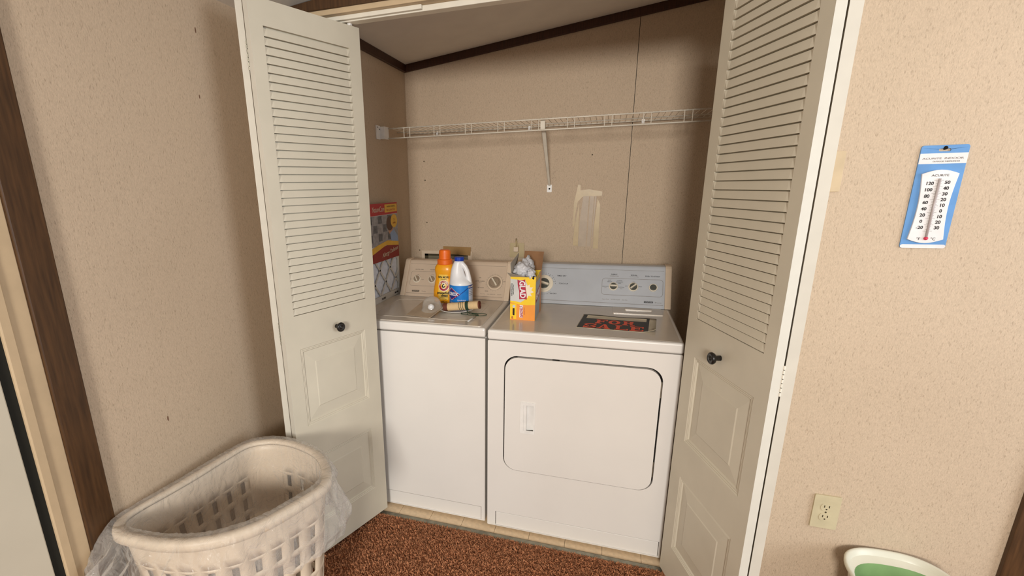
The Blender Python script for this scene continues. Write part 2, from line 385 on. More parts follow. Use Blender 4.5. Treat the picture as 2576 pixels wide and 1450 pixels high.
# ------------------------------------------------------------------ bifold doors
LW, LT, DZ0, DZ1 = .435, .024, .028, 2.018
def bifold(name, near, far, side, label, slat_label):
    near = Vector((near[0], near[1], 0)); far = Vector((far[0], far[1], 0))
    d = (far-near).normalized(); n = Vector((-d.y, d.x, 0))
    if n.x*side > 0: n = -n          # visible face: left door looks right, right door looks left
    P = lambda u, dep, z: near+d*u+n*dep+Vector((0, 0, z))
    F = lambda u, v, dep: P(u, dep, v)
    root = thing(name, near, label, None); del_cat(root); root['kind'] = 'structure'
    S0, S1, SZ0, SZ1 = .044, .384, 1.036, 1.944
    A = (.056, .605, .368, .910); B = (.056, .170, .368, .466)
    body = MB().prism([rect(0, DZ0, LW, DZ1), rect(S0, SZ0, S1, SZ1), rect(*A), rect(*B)], F, 0, -.012)
    body.prism([rect(0, DZ0, LW, DZ1)], F, -.012, -LT)
    leaf = body.obj('leaf', 'door_cream', root)
    # edge banding, paler than the face
    MB().prism([rect(-.0006, DZ0, .0, DZ1)], F, 0, -LT).obj('leaf_edge', 'edge_cream', leaf)
    pitch = (SZ1-SZ0-.006)/36
    def slat(k):
        z = SZ0+.003+k*pitch
        m_ = MB(); rr = []
        for u, e in ((S0, 0.0), (S0+.012, 1.), (S1-.012, 1.), (S1, 0.)):
            fb = .0010*e; ft = -.0030*e-.0004*(1-e)
            rr.append([P(u, fb, z), P(u, ft, z+pitch-.0034), P(u, -.0115, z+pitch-.0034), P(u, -.0115, z)])
        return m_.rings(rr).mesh('slat')
    sm = slat(0)
    for k in range(36): link('slat', sm, 'door_cream', leaf, world=Matrix.Translation((0, 0, pitch*k)))
    for q in (A, B):
        prof = ((0, 0), (.003, -.0028), (.006, -.0016), (.009, -.0042), (.012, -.0030), (.016, -.0075), (.060, -.0032), (.064, -.0012), (.0645, -.0012))
        R_ = [[P(q[0]+i, dp, q[1]+i), P(q[2]-i, dp, q[1]+i), P(q[2]-i, dp, q[3]-i), P(q[0]+i, dp, q[3]-i)] for i, dp in prof]
        R_ = [[P(q[0], -.0118, q[1]), P(q[2], -.0118, q[1]), P(q[2], -.0118, q[3]), P(q[0], -.0118, q[3])]]+R_
        MB().rings(R_).obj('raised_panel', 'door_cream', leaf)
    K = basis(P(.226, 0, .958), Vector((0, 0, 1)).cross(n), (0, 0, 1))
    if K.col[2].xyz.dot(n) < 0: K = basis(P(.226, 0, .958), n.cross(Vector((0, 0, 1))), (0, 0, 1))
    kn = MB().disc_stack([(.008, 0), (.0075, .012), (.009, .016), (.016, .020), (.0185, .025), (.0175, .030), (.014, .0325), (.012, .031), (.006, .0315), (.0055, .034), (.001, .0345)], K, 28).obj('knob', 'knob_black', leaf, smooth=True)
    tag(kn, 'round black door knob')
    # second leaf folded behind, pivoting at the jamb
    d2 = Vector((-(.045)*side*-1 if False else .03*side, .42, 0)).normalized() if False else None
    off = n*-(LT+.0045)
    a0 = near+off; piv = Vector((JL+.034 if side < 0 else JR-.034, -.062, 0))
    dd = (piv-a0).normalized(); m2 = Vector((-dd.y, dd.x, 0))
    if m2.x*side < 0: m2 = -m2        # away from the first leaf
    G = lambda u, v, dep: a0+dd*u+m2*dep+Vector((0, 0, v))
    lf2 = MB().prism([rect(0, DZ0, (piv-a0).length, DZ1)], G, 0, LT).obj('leaf', 'door_cream', root)
    MB().prism([rect(-.0006, DZ0, .0, DZ1)], G, 0, LT).obj('leaf_edge', 'edge_cream', lf2)
    for zc in (.30, .98, 1.86):
        h = MB()
        for k in range(7):
            c0 = near+n*-(LT+.002)-d*.001+Vector((0, 0, zc-.042+k*.012))
            h.disc_stack([(.0022, 0), (.0022, .0095)], Matrix.Translation(c0), 8)
        h.obj('hinge', 'metal_dull' if side < 0 else 'track_white', root)
    box('pivot_pin', (far.x-.006+.012*side, far.y-.03, DZ1), (far.x+.006+.012*side, far.y-.018, HZ-.022), 'plastic_white', root)
    return root
def del_cat(o):
    if 'category' in o: del o['category']
bifold('door_1', (-.6145, -.451), (-.47, -.055), -1, 'cream louvred bifold door folded open beside the washer', '')
bifold('door_2', (.836, -.475), (.695, -.05), 1, 'cream louvred bifold door folded open beside the dryer', '')

# ------------------------------------------------------------------ washer and dryer
TZ = .915
VV = Vector((0, .1, .17)).normalized(); CB = Vector((0, .49, .920))
def CM(x, v, lift=.0): 
    nrm = Vector((1, 0, 0)).cross(VV)
    return basis(CB+Vector((x, 0, 0))+VV*v+nrm*lift, (1, 0, 0), VV)
def cabinet(t, x0, x1, y0, y1, zb, kick_x0, kick_x1, door=None):
    # cabinet sides, back and front sheet
    m_ = MB()
    m_.box((x0, y0+.02, zb+.005), (x1, y1, TZ-.042))
    m_.obj('cabinet', 'enamel', t)
    loops = [rrect(x0, zb, x1, TZ-.0435, .004, 3)]
    if door: loops.append(door)
    loops.append(rect(kick_x0, zb+.004, kick_x1, .0855))
    MB().prism(loops, lambda u, v, d: (u, d, v), y0, y0+.02).obj('front_panel', 'enamel', t, bevel=.0035, seg=3)
    MB().prism([rect(kick_x0+.002, zb+.003, kick_x1-.002, .0810)], lambda u, v, d: (u, d, v), y0+.004, y0+.019).obj('toe_panel', 'enamel', t, bevel=.002)
    for x in (x0+.05, x1-.05):
        for y in (y0+.06, y1-.06):
            MB().disc_stack([(.018, 0), (.018, .006), (.008, .007), (.008, zb+.006)], Matrix.Translation((x, y, 0)), 14).obj('foot', 'gasket', t)
def console(t, x0, x1, cap_m, face_m, faces):
    prof = [(.49, .917), (.49, .920), (.5863, 1.0838), (.592, 1.0897), (.602, 1.092), (.640, 1.092), (.648, 1.086), (.655, .917)]
    cap = .026
    c = MB().prism([[(y, z) for y, z in prof]], lambda u, v, d: (d, u, v), x0+cap, x1-cap).obj('console', face_m, t, bevel=.0015)
    big = [(.487, .917), (.487, .923), (.583, 1.084), (.591, 1.0925), (.602, 1.096), (.642, 1.096), (.652, 1.088), (.659, .917)]
    for a, b in ((x0, x0+cap), (x1-cap, x1)):
        MB().prism([big], lambda u, v, d: (d, u, v), a, b).obj('end_cap', cap_m, c, bevel=.005, seg=3)
    L = (x1-x0)/2-.032; xm = (x0+x1)/2
    M0 = CM(xm, 0)
    flat('trim_line', [rect(-L, .0135, L, .0148)], M0, 'print_grey', c)
    flat('trim_line', [rect(-L, .176, L, .1768)], M0, 'print_grey', c)
    MB().prism([rect(-L, -.0005, L, .010)], lambda u, v, d: M0 @ Vector((u, v, d)), 0, .0016).obj('lower_rail', face_m, c, bevel=.001)
    return c
def outline(c, x0, v0, x1, v1, r, wd, m='print_grey'):
    M0 = CM(0, 0); flat('outline', [rrect(x0, v0, x1, v1, r), rrect(x0+wd, v0+wd, x1-wd, v1-wd, r-wd)], M0, m, c)
def knob(c, x, v, r, ang, base, grip, ring=None, name='knob'):
    M = CM(x, v)
    k = MB().disc_stack([(r*1.28, 0), (r*1.28, .003), (r*1.2, .0045), (r*1.02, .005)], M, 32).obj(name, ring or grip, c, smooth=False)
    MB().disc_stack([(r, .004), (r*.97, .009), (r*.9, .010)], M, 32).obj('knob_face', base, k)
    R = M @ Matrix.Rotation(math.radians(ang), 4, 'Z')
    MB().hexa([R @ Vector(p) for p in ((-r*.96, -r*.24, .009), (r*.96, -r*.24, .009), (r*.96, r*.24, .009), (-r*.96, r*.24, .009), (-r*.93, -r*.15, .021), (r*.93, -r*.15, .021), (r*.93, r*.15, .021), (-r*.93, r*.15, .021))]).obj('grip', grip, k, bevel=.0015)
    return k
def ctext(c, s, x, v, size, m='print_dark', **k): return text(s, size, CM(x, v, .0001), m, c, **k)
# ---- dryer
DX0, DX1 = 0.0, .7065
dr = thing('dryer', (.353, .35, 0), 'white front-loading clothes dryer with a grey-blue control panel', 'dryer')
DOOR = rrect(.067, .303, .651, .814, .055, 10)
cabinet(dr, DX0, DX1, 0, .67, .012, .036, .6985, DOOR)
top = MB().box((DX0-.001, -.004, TZ-.040), (DX1+.001, .67, TZ)).obj('top', 'enamel', dr, bevel=.008, seg=4)
MB().prism([rrect(DX0+.012, .012, DX1-.012, .485, .012, 4)], lambda u, v, d: (u, v, d), TZ-.001, TZ+.0004).obj('top_shade_plate', 'enamel_shaded_top', top)  # added inset sheet whose beige paints the top's reflection and dimmer light
lf = MB().prism([rrect(.470, .372, .672, .485, .004, 3)], lambda u, v, d: (u, v, d), TZ-.001, TZ+.004).obj('lint_lid', 'enamel_shaded_top', dr, bevel=.0015)
MB().prism([rrect(.520, .430, .632, .462, .004, 3)], lambda u, v, d: (u, v, d), TZ+.003, TZ+.008).obj('lid_grip', 'enamel_shaded_top', lf, bevel=.0015)
# dryer door: recess lip, gap and door skin
MB().prism([DOOR], lambda u, v, d: (u, d, v), .016, .0195).obj('door_recess', 'shadow_gap', dr)
def inset(x0, z0, x1, z1, r, off, n=10): return rrect(x0+off, z0+off, x1-off, z1-off, max(r-off, .002), n)
dd_ = MB()
HX = rect(.146, .491, .192, .615)
dd_.prism([rrect(.072, .3060, .645, .8075, .052, 10), HX], lambda u, v, d: (u, d, v), -.003, .016)
dod = dd_.obj('door', 'enamel', dr, bevel=.006, seg=4)
hd = MB().prism([rrect(.136, .483, .196, .622, .004, 3), rect(.150, .497, .190, .609)], lambda u, v, d: (u, d, v), -.006, .0).obj('handle', 'plastic_white', dod, bevel=.0015)
MB().hexa([(.148, .004, .495), (.192, .014, .495), (.192, .016, .495), (.148, .006, .495), (.148, .004, .611), (.192, .014, .611), (.192, .016, .611), (.148, .006, .611)]).obj('handle_cup', 'plastic_white', hd)
box('handle_lip', (.150, -.004, .497), (.162, .001, .609), 'plastic_white', hd, bevel=.001)
for z0, z1 in ((.70, .762), (.37, .435)):
    box('hinge', (.6445, -.001, z0), (.6495, .014, z1), 'metal_dull', dod)
for x0, x1, z in ((.105, .12, .8095), (.255, .282, .8095)):
    flat('chip_mark', [rect(x0, z, x1, z+.003)], XZ((0, -.0002, 0)), 'shadow_gap', dr)
cs = console(dr, DX0-.004, DX1+.006, 'panel_beige', 'face_blue', None)
outline(cs, .416, .053, .678, .135, .014, .0012)
knob(cs, .150, .0955, .026, -16, 'knob_dark', 'knob_pale', ring='knob_pale')
MB().disc_stack([(.044, 0), (.043, .003), (.038, .004)], CM(.150, .0955), 40).obj('dial_skirt', 'knob_pale', cs)
knob(cs, .467, .0945, .0155, 0, 'knob_dark', 'knob_pale')
knob(cs, .553, .0955, .0165, 40, 'knob_dark', 'knob_pale')
bt = MB().disc_stack([(.0185, 0), (.018, .006), (.0155, .0065)], CM(.637, .0953), 32).obj('button', 'knob_pale', cs)
MB().disc_stack([(.0145, .006), (.0140, .008), (.012, .0085)], CM(.637, .0953), 32).obj('button_face', 'knob_dark', bt)
ctext(cs, 'PUSH TO START', .633, .1495, .0085, bold=.0001)
ctext(cs, 'SIGNAL', .554, .1525, .0085, bold=.0001); ctext(cs, 'VOLUME CONTROL', .554, .1445, .0045, 'print_grey')
ctext(cs, 'FABRIC', .468, .1535, .0085, bold=.0001); ctext(cs, 'TEMPERATURE', .468, .1450, .006, 'print_grey')
ctext(cs, 'OFF', .523, .0985, .006); ctext(cs, 'LOW', .553, .1195, .006); ctext(cs, 'HIGH', .583, .0985, .006)
ctext(cs, 'DELICATE', .432, .0935, .006); ctext(cs, 'LOW', .432, .0875, .0045, 'print_grey')
ctext(cs, 'COTTON', .501, .0915, .006); ctext(cs, 'HIGH', .501, .085, .0045, 'print_grey')
ctext(cs, 'KNIT', .449, .1245, .006); ctext(cs, 'GENTLE', .449, .1175, .006)
ctext(cs, 'NORMAL', .493, .1235, .006); ctext(cs, 'PERMANENT', .493, .1170, .0055); ctext(cs, 'PRESS', .493, .1110, .0055)
ctext(cs, 'TIMED DRY', .230, .1375, .0085, bold=.0001); ctext(cs, 'TOUCH UP', .241, .0985, .0085, bold=.0001); ctext(cs, 'AIR DRY', .198, .0465, .0085, bold=.0001)
for k in range(16):
    a = math.radians(95-k*11.5) if k < 9 else math.radians(-50-(k-9)*8)
    flat('tick', [rect(-.0011, -.0011, .0011, .0011)], CM(.150+.054*math.cos(a), .0955+.054*math.sin(a)), 'print_dark', cs)
    if k in (1, 3, 5, 7): ctext(cs, str(80-k*10), .150+.047*math.cos(a), .0955+.047*math.sin(a), .006)
ctext(cs, 'Heavy Duty     Wrinkle Guard     Auto Dry', .476, .0315, .0062, 'print_grey')
flat('badge', [rect(-.019, -.0038, .019, .0038)], CM(.620, .0265), 'print_black', cs)
text('KENMORE', .0075, CM(.620, .0265, .0006), 'face_blue', cs, width=.034)
ctext(cs, '80 series', .660, .0255, .0075, 'print_grey')
# ---- washer
WX0, WX1 = -.632, -.0135
ws = thing('washer', (-.32, .35, 0), 'white top-loading washing machine with a beige control panel', 'washer')
cabinet(ws, WX0, WX1, .012, .67, .014, WX0+.022, -.030)
MB().box((WX0-.001, .006, TZ-.038), (WX1+.001, .67, TZ+.001)).obj('top', 'enamel', ws, bevel=.009, seg=4)
lid = MB().prism([rrect(-.612, .024, -.033, .470, .012, 4)], lambda u, v, d: (u, v, d), TZ, TZ+.004).obj('lid', 'enamel_shaded_top', ws, bevel=.003)
MB().prism([rrect(-.560, .085, -.085, .420, .05, 6), rrect(-.552, .093, -.093, .412, .046, 6)], lambda u, v, d: (u, v, d), TZ+.0035, TZ+.005).obj('lid_ridge', 'enamel_shaded_top', lid)
flat('lid_glint', [[(.016*math.cos(a), .012*math.sin(a)+.003*math.sin(3*a)) for a in [i*.52 for i in range(12)]]], Matrix.Translation((-.262, .066, TZ+.004)), 'plastic_white', lid)  # highlight on the lid, painted as a white patch
cw = console(ws, -.588, -.012, 'panel_beige', 'face_beige', None)
outline(cw, -.545, .055, -.375, .135, .012, .0010)
knob(cw, -.508, .092, .0165, 118, 'knob_tan', 'knob_pale'); knob(cw, -.424, .0925, .0165, 118, 'knob_tan', 'knob_pale')
MB().disc_stack([(.040, 0), (.039, .002), (.036, .0025)], CM(-.092, .0895), 40).obj('dial_skirt', 'panel_beige', cw)
MB().disc_stack([(.0405, .0001), (.0405, .0008)], CM(-.092, .0895), 40).obj('dial_ring', 'print_grey', cw)
knob(cw, -.092, .0895, .024, 125, 'knob_tan', 'knob_pale', ring='knob_tan')
ctext(cw, 'WATER LEVEL', -.502, .1455, .0075); ctext(cw, 'WATER TEMP', -.420, .1455, .0075)
ctext(cw, 'MED', -.505, .1165, .0055, 'print_grey'); ctext(cw, 'LOW', -.540, .090, .0055, 'print_grey'); ctext(cw, 'HIGH', -.476, .090, .0055, 'print_grey'); ctext(cw, 'WARM', -.424, .118, .0055, 'print_grey')
flat('badge', [rect(-.020, -.004, .020, .004)], CM(-.505, .0265), 'print_black', cw)
text('KENMORE', .0075, CM(-.505, .0265, .0006), 'face_beige', cw, width=.035)
ctext(cw, '70 series', -.460, .026, .0065, 'print_grey')
ctext(cw, 'OFF', -.170, .112, .006); ctext(cw, 'ULTRA CLEAN', -.168, .094, .0075); ctext(cw, 'HEAVY', -.166, .085, .005, 'print_grey'); ctext(cw, 'PRE WASH', -.160, .060, .0065); ctext(cw, 'SOAK', -.128, .043, .0065)
ctext(cw, 'NORMAL', -.036, .096, .0065); ctext(cw, 'Heavy Duty       Super Capacity Plus       Quiet Pak', -.105, .0275, .0052, 'print_grey')
for k in range(20):
    a = math.radians(40-k*17)
    flat('tick', [rect(-.0008, -.0008, .0008, .0008)], CM(-.092+.045*math.cos(a), .0895+.045*math.sin(a)), 'print_grey', cw)

# ------------------------------------------------------------------ wire shelf
sh = thing('wire_shelf', (.2, .665, 1.742), 'white wire shelf spanning the closet above the washer and dryer', 'shelf')
SX0, SX1, SF, SB, S_T, S_B = -.640, 1.040, .515, .808, 1.742, 1.697
for y, z, r in ((SF, S_T, .0030), (SF, S_B, .0034), (SB, S_T, .003), (.665, S_T-.004, .003)):
    MB().tube([(SX0, y, z), (SX1, y, z)], r, 8).obj('rail', 'wire_white', sh, smooth=True)
wm = MB().tube([(0, SF, S_T+.003), (0, SB, S_T+.003)], .0013, 6).mesh('wire')
x = SX0+.02
while x < SX1:
    link('wire', wm, 'wire_white', sh, world=Matrix.Translation((x, 0, 0))); x += .0254
um = MB().tube([(0, SF-.003, S_T+.002), (0, SF-.0035, S_B)], .0017, 6).mesh('upright')
x = -.538
while x < SX1:
    for q in (0, .030): link('upright', um, 'wire_white', sh, world=Matrix.Translation((x+q, 0, 0)))
    x += .1535
br = MB(); bx = .122
for k in (0,):
    br.hexa([(bx-.010, .530, 1.700), (bx+.010, .530, 1.700), (bx+.010, .536, 1.708), (bx-.010, .536, 1.708), (bx-.010, .523, 1.735), (bx+.010, .523, 1.735), (bx+.010, .530, 1.740), (bx-.010, .530, 1.740)])
    A_, B_ = Vector((bx, .530, 1.725)), Vector((bx+.006, .812, 1.458))
    for s0, s1, off in ((-.010, -.0085, .012), (.0085, .010, .012), (-.010, .010, .0)):
        ax = (B_-A_).normalized(); nr = Vector((0, ax.z, -ax.y))*-1
        t0 = 0.0 if off else 0
        lo_, hi_ = (0, .012) if off else (0, .0016)
        q = []
        for P_, sc2 in ((A_, 1.), (B_, .55)):
            q.append([P_+Vector((s0*sc2, 0, 0))+nr*lo_, P_+Vector((s1*sc2, 0, 0))+nr*lo_, P_+Vector((s1*sc2, 0, 0))+nr*hi_*sc2, P_+Vector((s0*sc2, 0, 0))+nr*hi_*sc2])
        br.rings(q)
bo = br.obj('brace', 'wire_white', sh)
fp = MB().prism([rrect(bx-.006, 1.425, bx+.018, 1.462, .003, 3)], lambda u, v, d: (u, d, v), YW-.002, YW).obj('foot_plate', 'plastic_white', bo)
MB().disc_stack([(.0045, 0), (.004, .002)], XZ((bx+.006, YW-.002, 1.442)), 12).obj('screw', 'shadow_gap', fp)
cp = box('end_bracket', (XL, .432, 1.690), (XL+.006, .470, 1.752), 'plastic_white', sh, bevel=.001)
box('bracket_block', (XL, .470, 1.692), (XL+.028, .520, 1.749), 'plastic_white', cp, bevel=.002)
for z in (1.744, 1.736):
    MB().disc_stack([(.003, 0), (.0025, .001)], basis((XL+.006, .444+.02*(z < 1.74), z), (0, 1, 0), (0, 0, 1)), 8).obj('screw', 'shadow_gap', cp)
for xx in (-.47, .02, .55, .98):
    box('wall_clip', (xx-.006, SB-.004, S_T-.012), (xx+.006, YW, S_T+.006), 'plastic_white', sh)
# ------------------------------------------------------------------ things on the back wall
vb = thing('washer_valve_box', (-.43, YW, 1.0), 'recessed plumbing box in the back wall above the washer panel', 'valve box')
MB().prism([rect(-.585, .96, -.285, 1.112), rect(-.566, .975, -.308, 1.094)], lambda u, v, d: (u, d, v), YW-.004, YW).obj('frame', 'panel_beige', vb, bevel=.0015)
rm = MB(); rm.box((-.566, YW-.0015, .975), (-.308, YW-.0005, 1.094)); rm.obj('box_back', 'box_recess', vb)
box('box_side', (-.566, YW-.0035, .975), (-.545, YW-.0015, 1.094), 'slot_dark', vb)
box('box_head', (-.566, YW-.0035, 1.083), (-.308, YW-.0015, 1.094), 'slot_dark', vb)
tp = tag(MB().prism([[(-.455, 1.098), (-.293, 1.088), (-.290, 1.135), (-.452, 1.139)]], lambda u, v, d: (u, d, v), YW-.0056, YW-.0045).obj('packing_tape', 'tape_brown'), 'strip of brown packing tape above the plumbing box', 'tape')
wo = thing('wall_socket', (-.03, YW, 1.13), 'small yellowed socket with a plug behind the bag box', 'socket')
MB().prism([rrect(-.072, 1.085, .006, 1.163, .004, 3)], lambda u, v, d: (u, d, v), YW-.006, YW).obj('cover_plate', 'socket_old', wo, bevel=.002)
pg = box('plug', (-.048, YW-.030, 1.118), (-.022, YW-.006, 1.145), 'panel_beige', wo, bevel=.003)
MB().tube([(-.035, YW-.028, 1.142), (-.036, YW-.022, 1.165), (-.037, YW-.010, 1.186), (-.032, YW-.012, 1.165), (-.025, YW-.02, 1.14)], .0028, 8).obj('cord', 'socket_old', wo, smooth=True)
tr = thing('tape_patch', (.32, YW, 1.28), 'patch of old yellowed clear tape stuck on the back wall', 'tape')
for q, (lp, m_) in enumerate((([(.270, 1.460), (.282, 1.458), (.283, 1.432), (.325, 1.436), (.388, 1.424), (.388, 1.404), (.295, 1.400), (.272, 1.375), (.262, 1.30), (.262, 1.255), (.252, 1.25), (.254, 1.37)], 'tape_yellow'),
    ([(.298, 1.402), (.326, 1.404), (.322, 1.15), (.283, 1.15), (.288, 1.30)], 'tape_grey'), ([(.331, 1.404), (.351, 1.402), (.345, 1.15), (.328, 1.15)], 'tape_grey'),
    ([(.355, 1.402), (.362, 1.402), (.354, 1.20), (.350, 1.20)], 'tape_grey'), ([(.262, 1.25), (.280, 1.37), (.284, 1.15), (.258, 1.155)], 'tape_yellow'), ([(.368, 1.39), (.382, 1.36), (.384, 1.14), (.360, 1.14), (.358, 1.25)], 'tape_yellow'))):
    MB().prism([lp], lambda u, v, d: (u, d, v), YW-.0006-.0004*q, YW-.0003*q).obj('tape_strip', m_, tr)

# ------------------------------------------------------------------ air filter leaning on the closet side wall
FX = -.613; FY0, FY1, FZ0, FZ1 = .150, .553, TZ+.0035, 1.392
fl = thing('air_filter', (-.625, .35, FZ0), 'pleated air filter in red and yellow packaging standing on the washer', 'air filter')
FMX = lambda dx=0.: basis((FX+dx, 0, 0), (0, 1, 0), (0, 0, 1))
fb_ = MB().prism([rect(FY0, FZ0, FY1, FZ1), rect(FY0+.022, FZ0+.03, FY1-.016, FZ1-.02)], lambda u, v, d: (FX+d, u, v), -.022, 0).obj('frame', 'filter_card', fl)
pm = MB(); n_ = 34
pm.rings([[(FX-.012+(.006 if i % 2 else -.004), FY0+.02+(FY1-.016-FY0-.02)*i/n_, z) for i in range(n_+1)] for z in (FZ0+.028, FZ1-.018)], close=False, cap=False)
pm.obj('pleated_media', 'filter_white', fl)
gl = MB(); y0_, y1_, z0_, z1_ = FY0+.02, FY1-.014, FZ0+.028, FZ0+.235
def clipbar(p, q, wd=.0052):
    p, q = Vector(p), Vector(q); t = (q-p).normalized(); s_ = Vector((-t.y, t.x))*wd
    gl.prism([[tuple(p+s_), tuple(p-s_), tuple(q-s_), tuple(q+s_)]], lambda u, v, d: (FX+d, u, v), -.003, -.0005)
W_ = y1_-y0_; H_ = .118
for a in range(-4, 6):
    for sgn in (1, -1):
        ya = y0_+.03+a*.122; pts = []
        for z in np.linspace(z0_, z1_+.02, 24):
            y = ya+sgn*(z-z0_)*.95
            if y0_ <= y <= y1_: pts.append((y, z))
        if len(pts) > 1: clipbar(pts[0], pts[-1])
gl.obj('lattice', 'filter_card', fl)
ft = lambda s, y, z, size, m_, **k: text(s, size, basis((FX+.0012, y, z), (0, 1, 0), (0, 0, 1)), m_, fl, **k)
pk = flat('sleeve', [rect(FY0-.001, 1.118, FY1+.001, FZ1+.001)], FMX(.0002), 'photo_light', fl)
pf = lambda name, lp, m_, dx=.0007: flat(name, [lp], FMX(dx), m_, pk, .0002)
pf('red_band', rect(FY0-.001, 1.338, FY1+.001, FZ1+.001), 'filter_red'); pf('yellow_label', rect(.405, 1.348, .550, 1.386), 'filter_yellow', .001)
pf('photo_print', rect(FY0, 1.195, FY1, 1.336), 'photo_grey')
for i in range(6):
    for j in range(3):
        pf('window_pane', rect(FY0+.015+i*.053, 1.215+j*.042, FY0+.058+i*.053, 1.251+j*.042), 'photo_pane' if (i+j) % 2 else 'photo_grey', .001)
ell = lambda cy, cz, a, b, n=20: [(cy+a*math.cos(2*math.pi*i/n), cz+b*math.sin(2*math.pi*i/n)) for i in range(n)]
pf('hair_print', ell(.457, 1.293, .040, .036), 'photo_hair', .0012); pf('face_print', ell(.466, 1.262, .030, .024), 'photo_skin', .0011); pf('shirt_print', [(.455, 1.245), (.50, 1.262), (.55, 1.22), (.553, 1.196), (.47, 1.196)], 'photo_shirt', .0014)
pf('seal_print', ell(.508, 1.302, .040, .033, 24), 'filter_yellow', .0016)
pf('yellow_sweep', [(FY0, 1.17), (.30, 1.198), (.42, 1.212), (.553, 1.195), (.553, 1.175), (.40, 1.190), (FY0, 1.14)], 'filter_yellow', .0018)
pf('maroon_panel', [(FY0-.001, 1.118), (FY1+.001, 1.118), (FY1+.001, 1.180), (.47, 1.192), (.38, 1.186), (.28, 1.165), (FY0-.001, 1.150)], 'filter_maroon', .0016)
ft('NatureCare', .335, 1.365, .036, 'sign_white', width=.13); ft('MAXIMUM  REMOVES', .478, 1.375, .010, 'print_dark'); ft('MICROPARTICLE', .478, 1.358, .014, 'filter_red')
text('Allergy Defense', .030, basis((FX+.0022, .445, 1.153), (0, 1, .12), (0, -.12, 1)), 'sign_white', fl, shear=.2, width=.19)
text('5', .018, basis((FX+.0022, .508, 1.308), (0, 1, 0), (0, 0, 1)), 'filter_maroon', fl); text('LAYER', .012, basis((FX+.0022, .508, 1.292), (0, 1, 0), (0, 0, 1)), 'filter_maroon', fl)
ft('16x20x1', .345, FZ0+.014, .014, 'print_dark', bold=.0002); ft('MPR 800', .500, FZ0+.014, .012, 'print_dark', bold=.0001)

# ------------------------------------------------------------------ bottles, plate, spool on the washer lid
LZ = TZ+.005
plt_ = thing('plate', (-.203, .238, LZ), 'small white saucer under the twine spool on the washer', 'plate')
MB().lathe([(.045, 0), (.05, .002), (.083, .013), (.085, .0145), (.083, .0152), (.052, .0045), (.0, .004)], (-.203, .238, LZ), 40, cap=False).obj('dish', 'plastic_white', plt_, smooth=True)
def wrap_mesh(me, c, wx, wy, arc0, z0, lift):
    """bend a flat print round an elliptic bottle; wx, wy are functions of z"""
    for v in me.vertices:
        z = z0+v.co.y; a = arc0+v.co.x/wx(z)
        l = lift+v.co.z
        v.co = (c[0]+(wx(z)+l)*math.sin(a), c[1]-(wy(z)+l)*math.cos(a), z)
    return me
def grid_patch(name, pts_fn, nu, nv):
    vs_ = [pts_fn(i/nu, j/nv) for j in range(nv+1) for i in range(nu+1)]
    fs_ = [(j*(nu+1)+i, j*(nu+1)+i+1, (j+1)*(nu+1)+i+1, (j+1)*(nu+1)+i) for j in range(nv) for i in range(nu)]
    me = bpy.data.meshes.new(name); me.from_pydata(vs_, [], fs_); return me
# orange detergent bottle
db = thing('detergent_bottle', (-.296, .370, LZ), 'orange laundry detergent bottle with an orange cap on the washer', 'bottle')
oc = (-.296, .370, 0)
oprof = [(.050, LZ), (.055, LZ+.006), (.0585, LZ+.04), (.058, LZ+.06), (.055, .999), (.0505, 1.02), (.0475, 1.04), (.046, 1.055), (.0475, 1.068), (.050, 1.083), (.0475, 1.097), (.041, 1.107), (.036, 1.113)]
def interp(prof, z):
    for (r0, a), (r1, b) in zip(prof, prof[1:]):
        if a <= z <= b: return r0+(r1-r0)*(z-a)/(b-a)
    return prof[0][0] if z < prof[0][1] else prof[-1][0]
ow = lambda z: interp(oprof, z); oy = lambda z: interp(oprof, z)*.68
bod = MB().rings([[(oc[0]+r*math.copysign(abs(math.cos(t))**.85, math.cos(t)), oc[1]+r*.68*math.copysign(abs(math.sin(t))**.85, math.sin(t)), z) for t in [2*math.pi*i/40 for i in range(40)]] for r, z in oprof]).obj('bottle_body', 'orange_plastic', db, smooth=True)
cap_ = MB()
cpro = [(.035, 1.110), (.0365, 1.112), (.0365, 1.130), (.034, 1.134), (.0285, 1.136), (.0275, 1.168), (.0255, 1.176), (.020, 1.179)]
cap_.rings([[(oc[0]+r*(1+(.018 if i % 2 and 1.136 < z < 1.17 else 0))*math.cos(2*math.pi*i/56), oc[1]+r*math.sin(2*math.pi*i/56)*.9, z) for i in range(56)] for r, z in cpro])
cap_.obj('cap', 'orange_cap', db, bevel=0)
def oprint(me, z0, m_, lift=.0016, name='lettering', arc=0.06): return link(name, wrap_mesh(me, oc, lambda z: ow(z)*.97, lambda z: oy(z)*1.02, arc, z0, lift), m_, bod)
lab = grid_patch('label', lambda u, v: (oc[0]+(ow(.945+.12*v)*.97+.0008)*math.sin(.06+(u-.5)*(1.75-.55*v)), oc[1]-(oy(.945+.12*v)*1.02+.0008)*math.cos(.06+(u-.5)*(1.75-.55*v)), .945+.12*v), 18, 14)
link('label', lab, 'label_yellow', bod, smooth=True)
oprint(text_mesh('50% MORE', .0125, bold=.0004), 1.052, 'print_dark', .0016); oprint(text_mesh('CLEANING', .006), 1.042, 'print_dark')
def ringmesh(r0, r1, n=36):
    b_ = MB(); b_.rings([[(r*math.cos(2*math.pi*i/n), r*math.sin(2*math.pi*i/n), 0) for i in range(n)] for r in (r0, r1)], cap=False); return b_.mesh('ring')
oprint(ringmesh(.001, .0265), 1.012, 'label_cream', .0012, 'logo_disc'); oprint(ringmesh(.0145, .0235), 1.012, 'label_red', .0016, 'logo_ring')
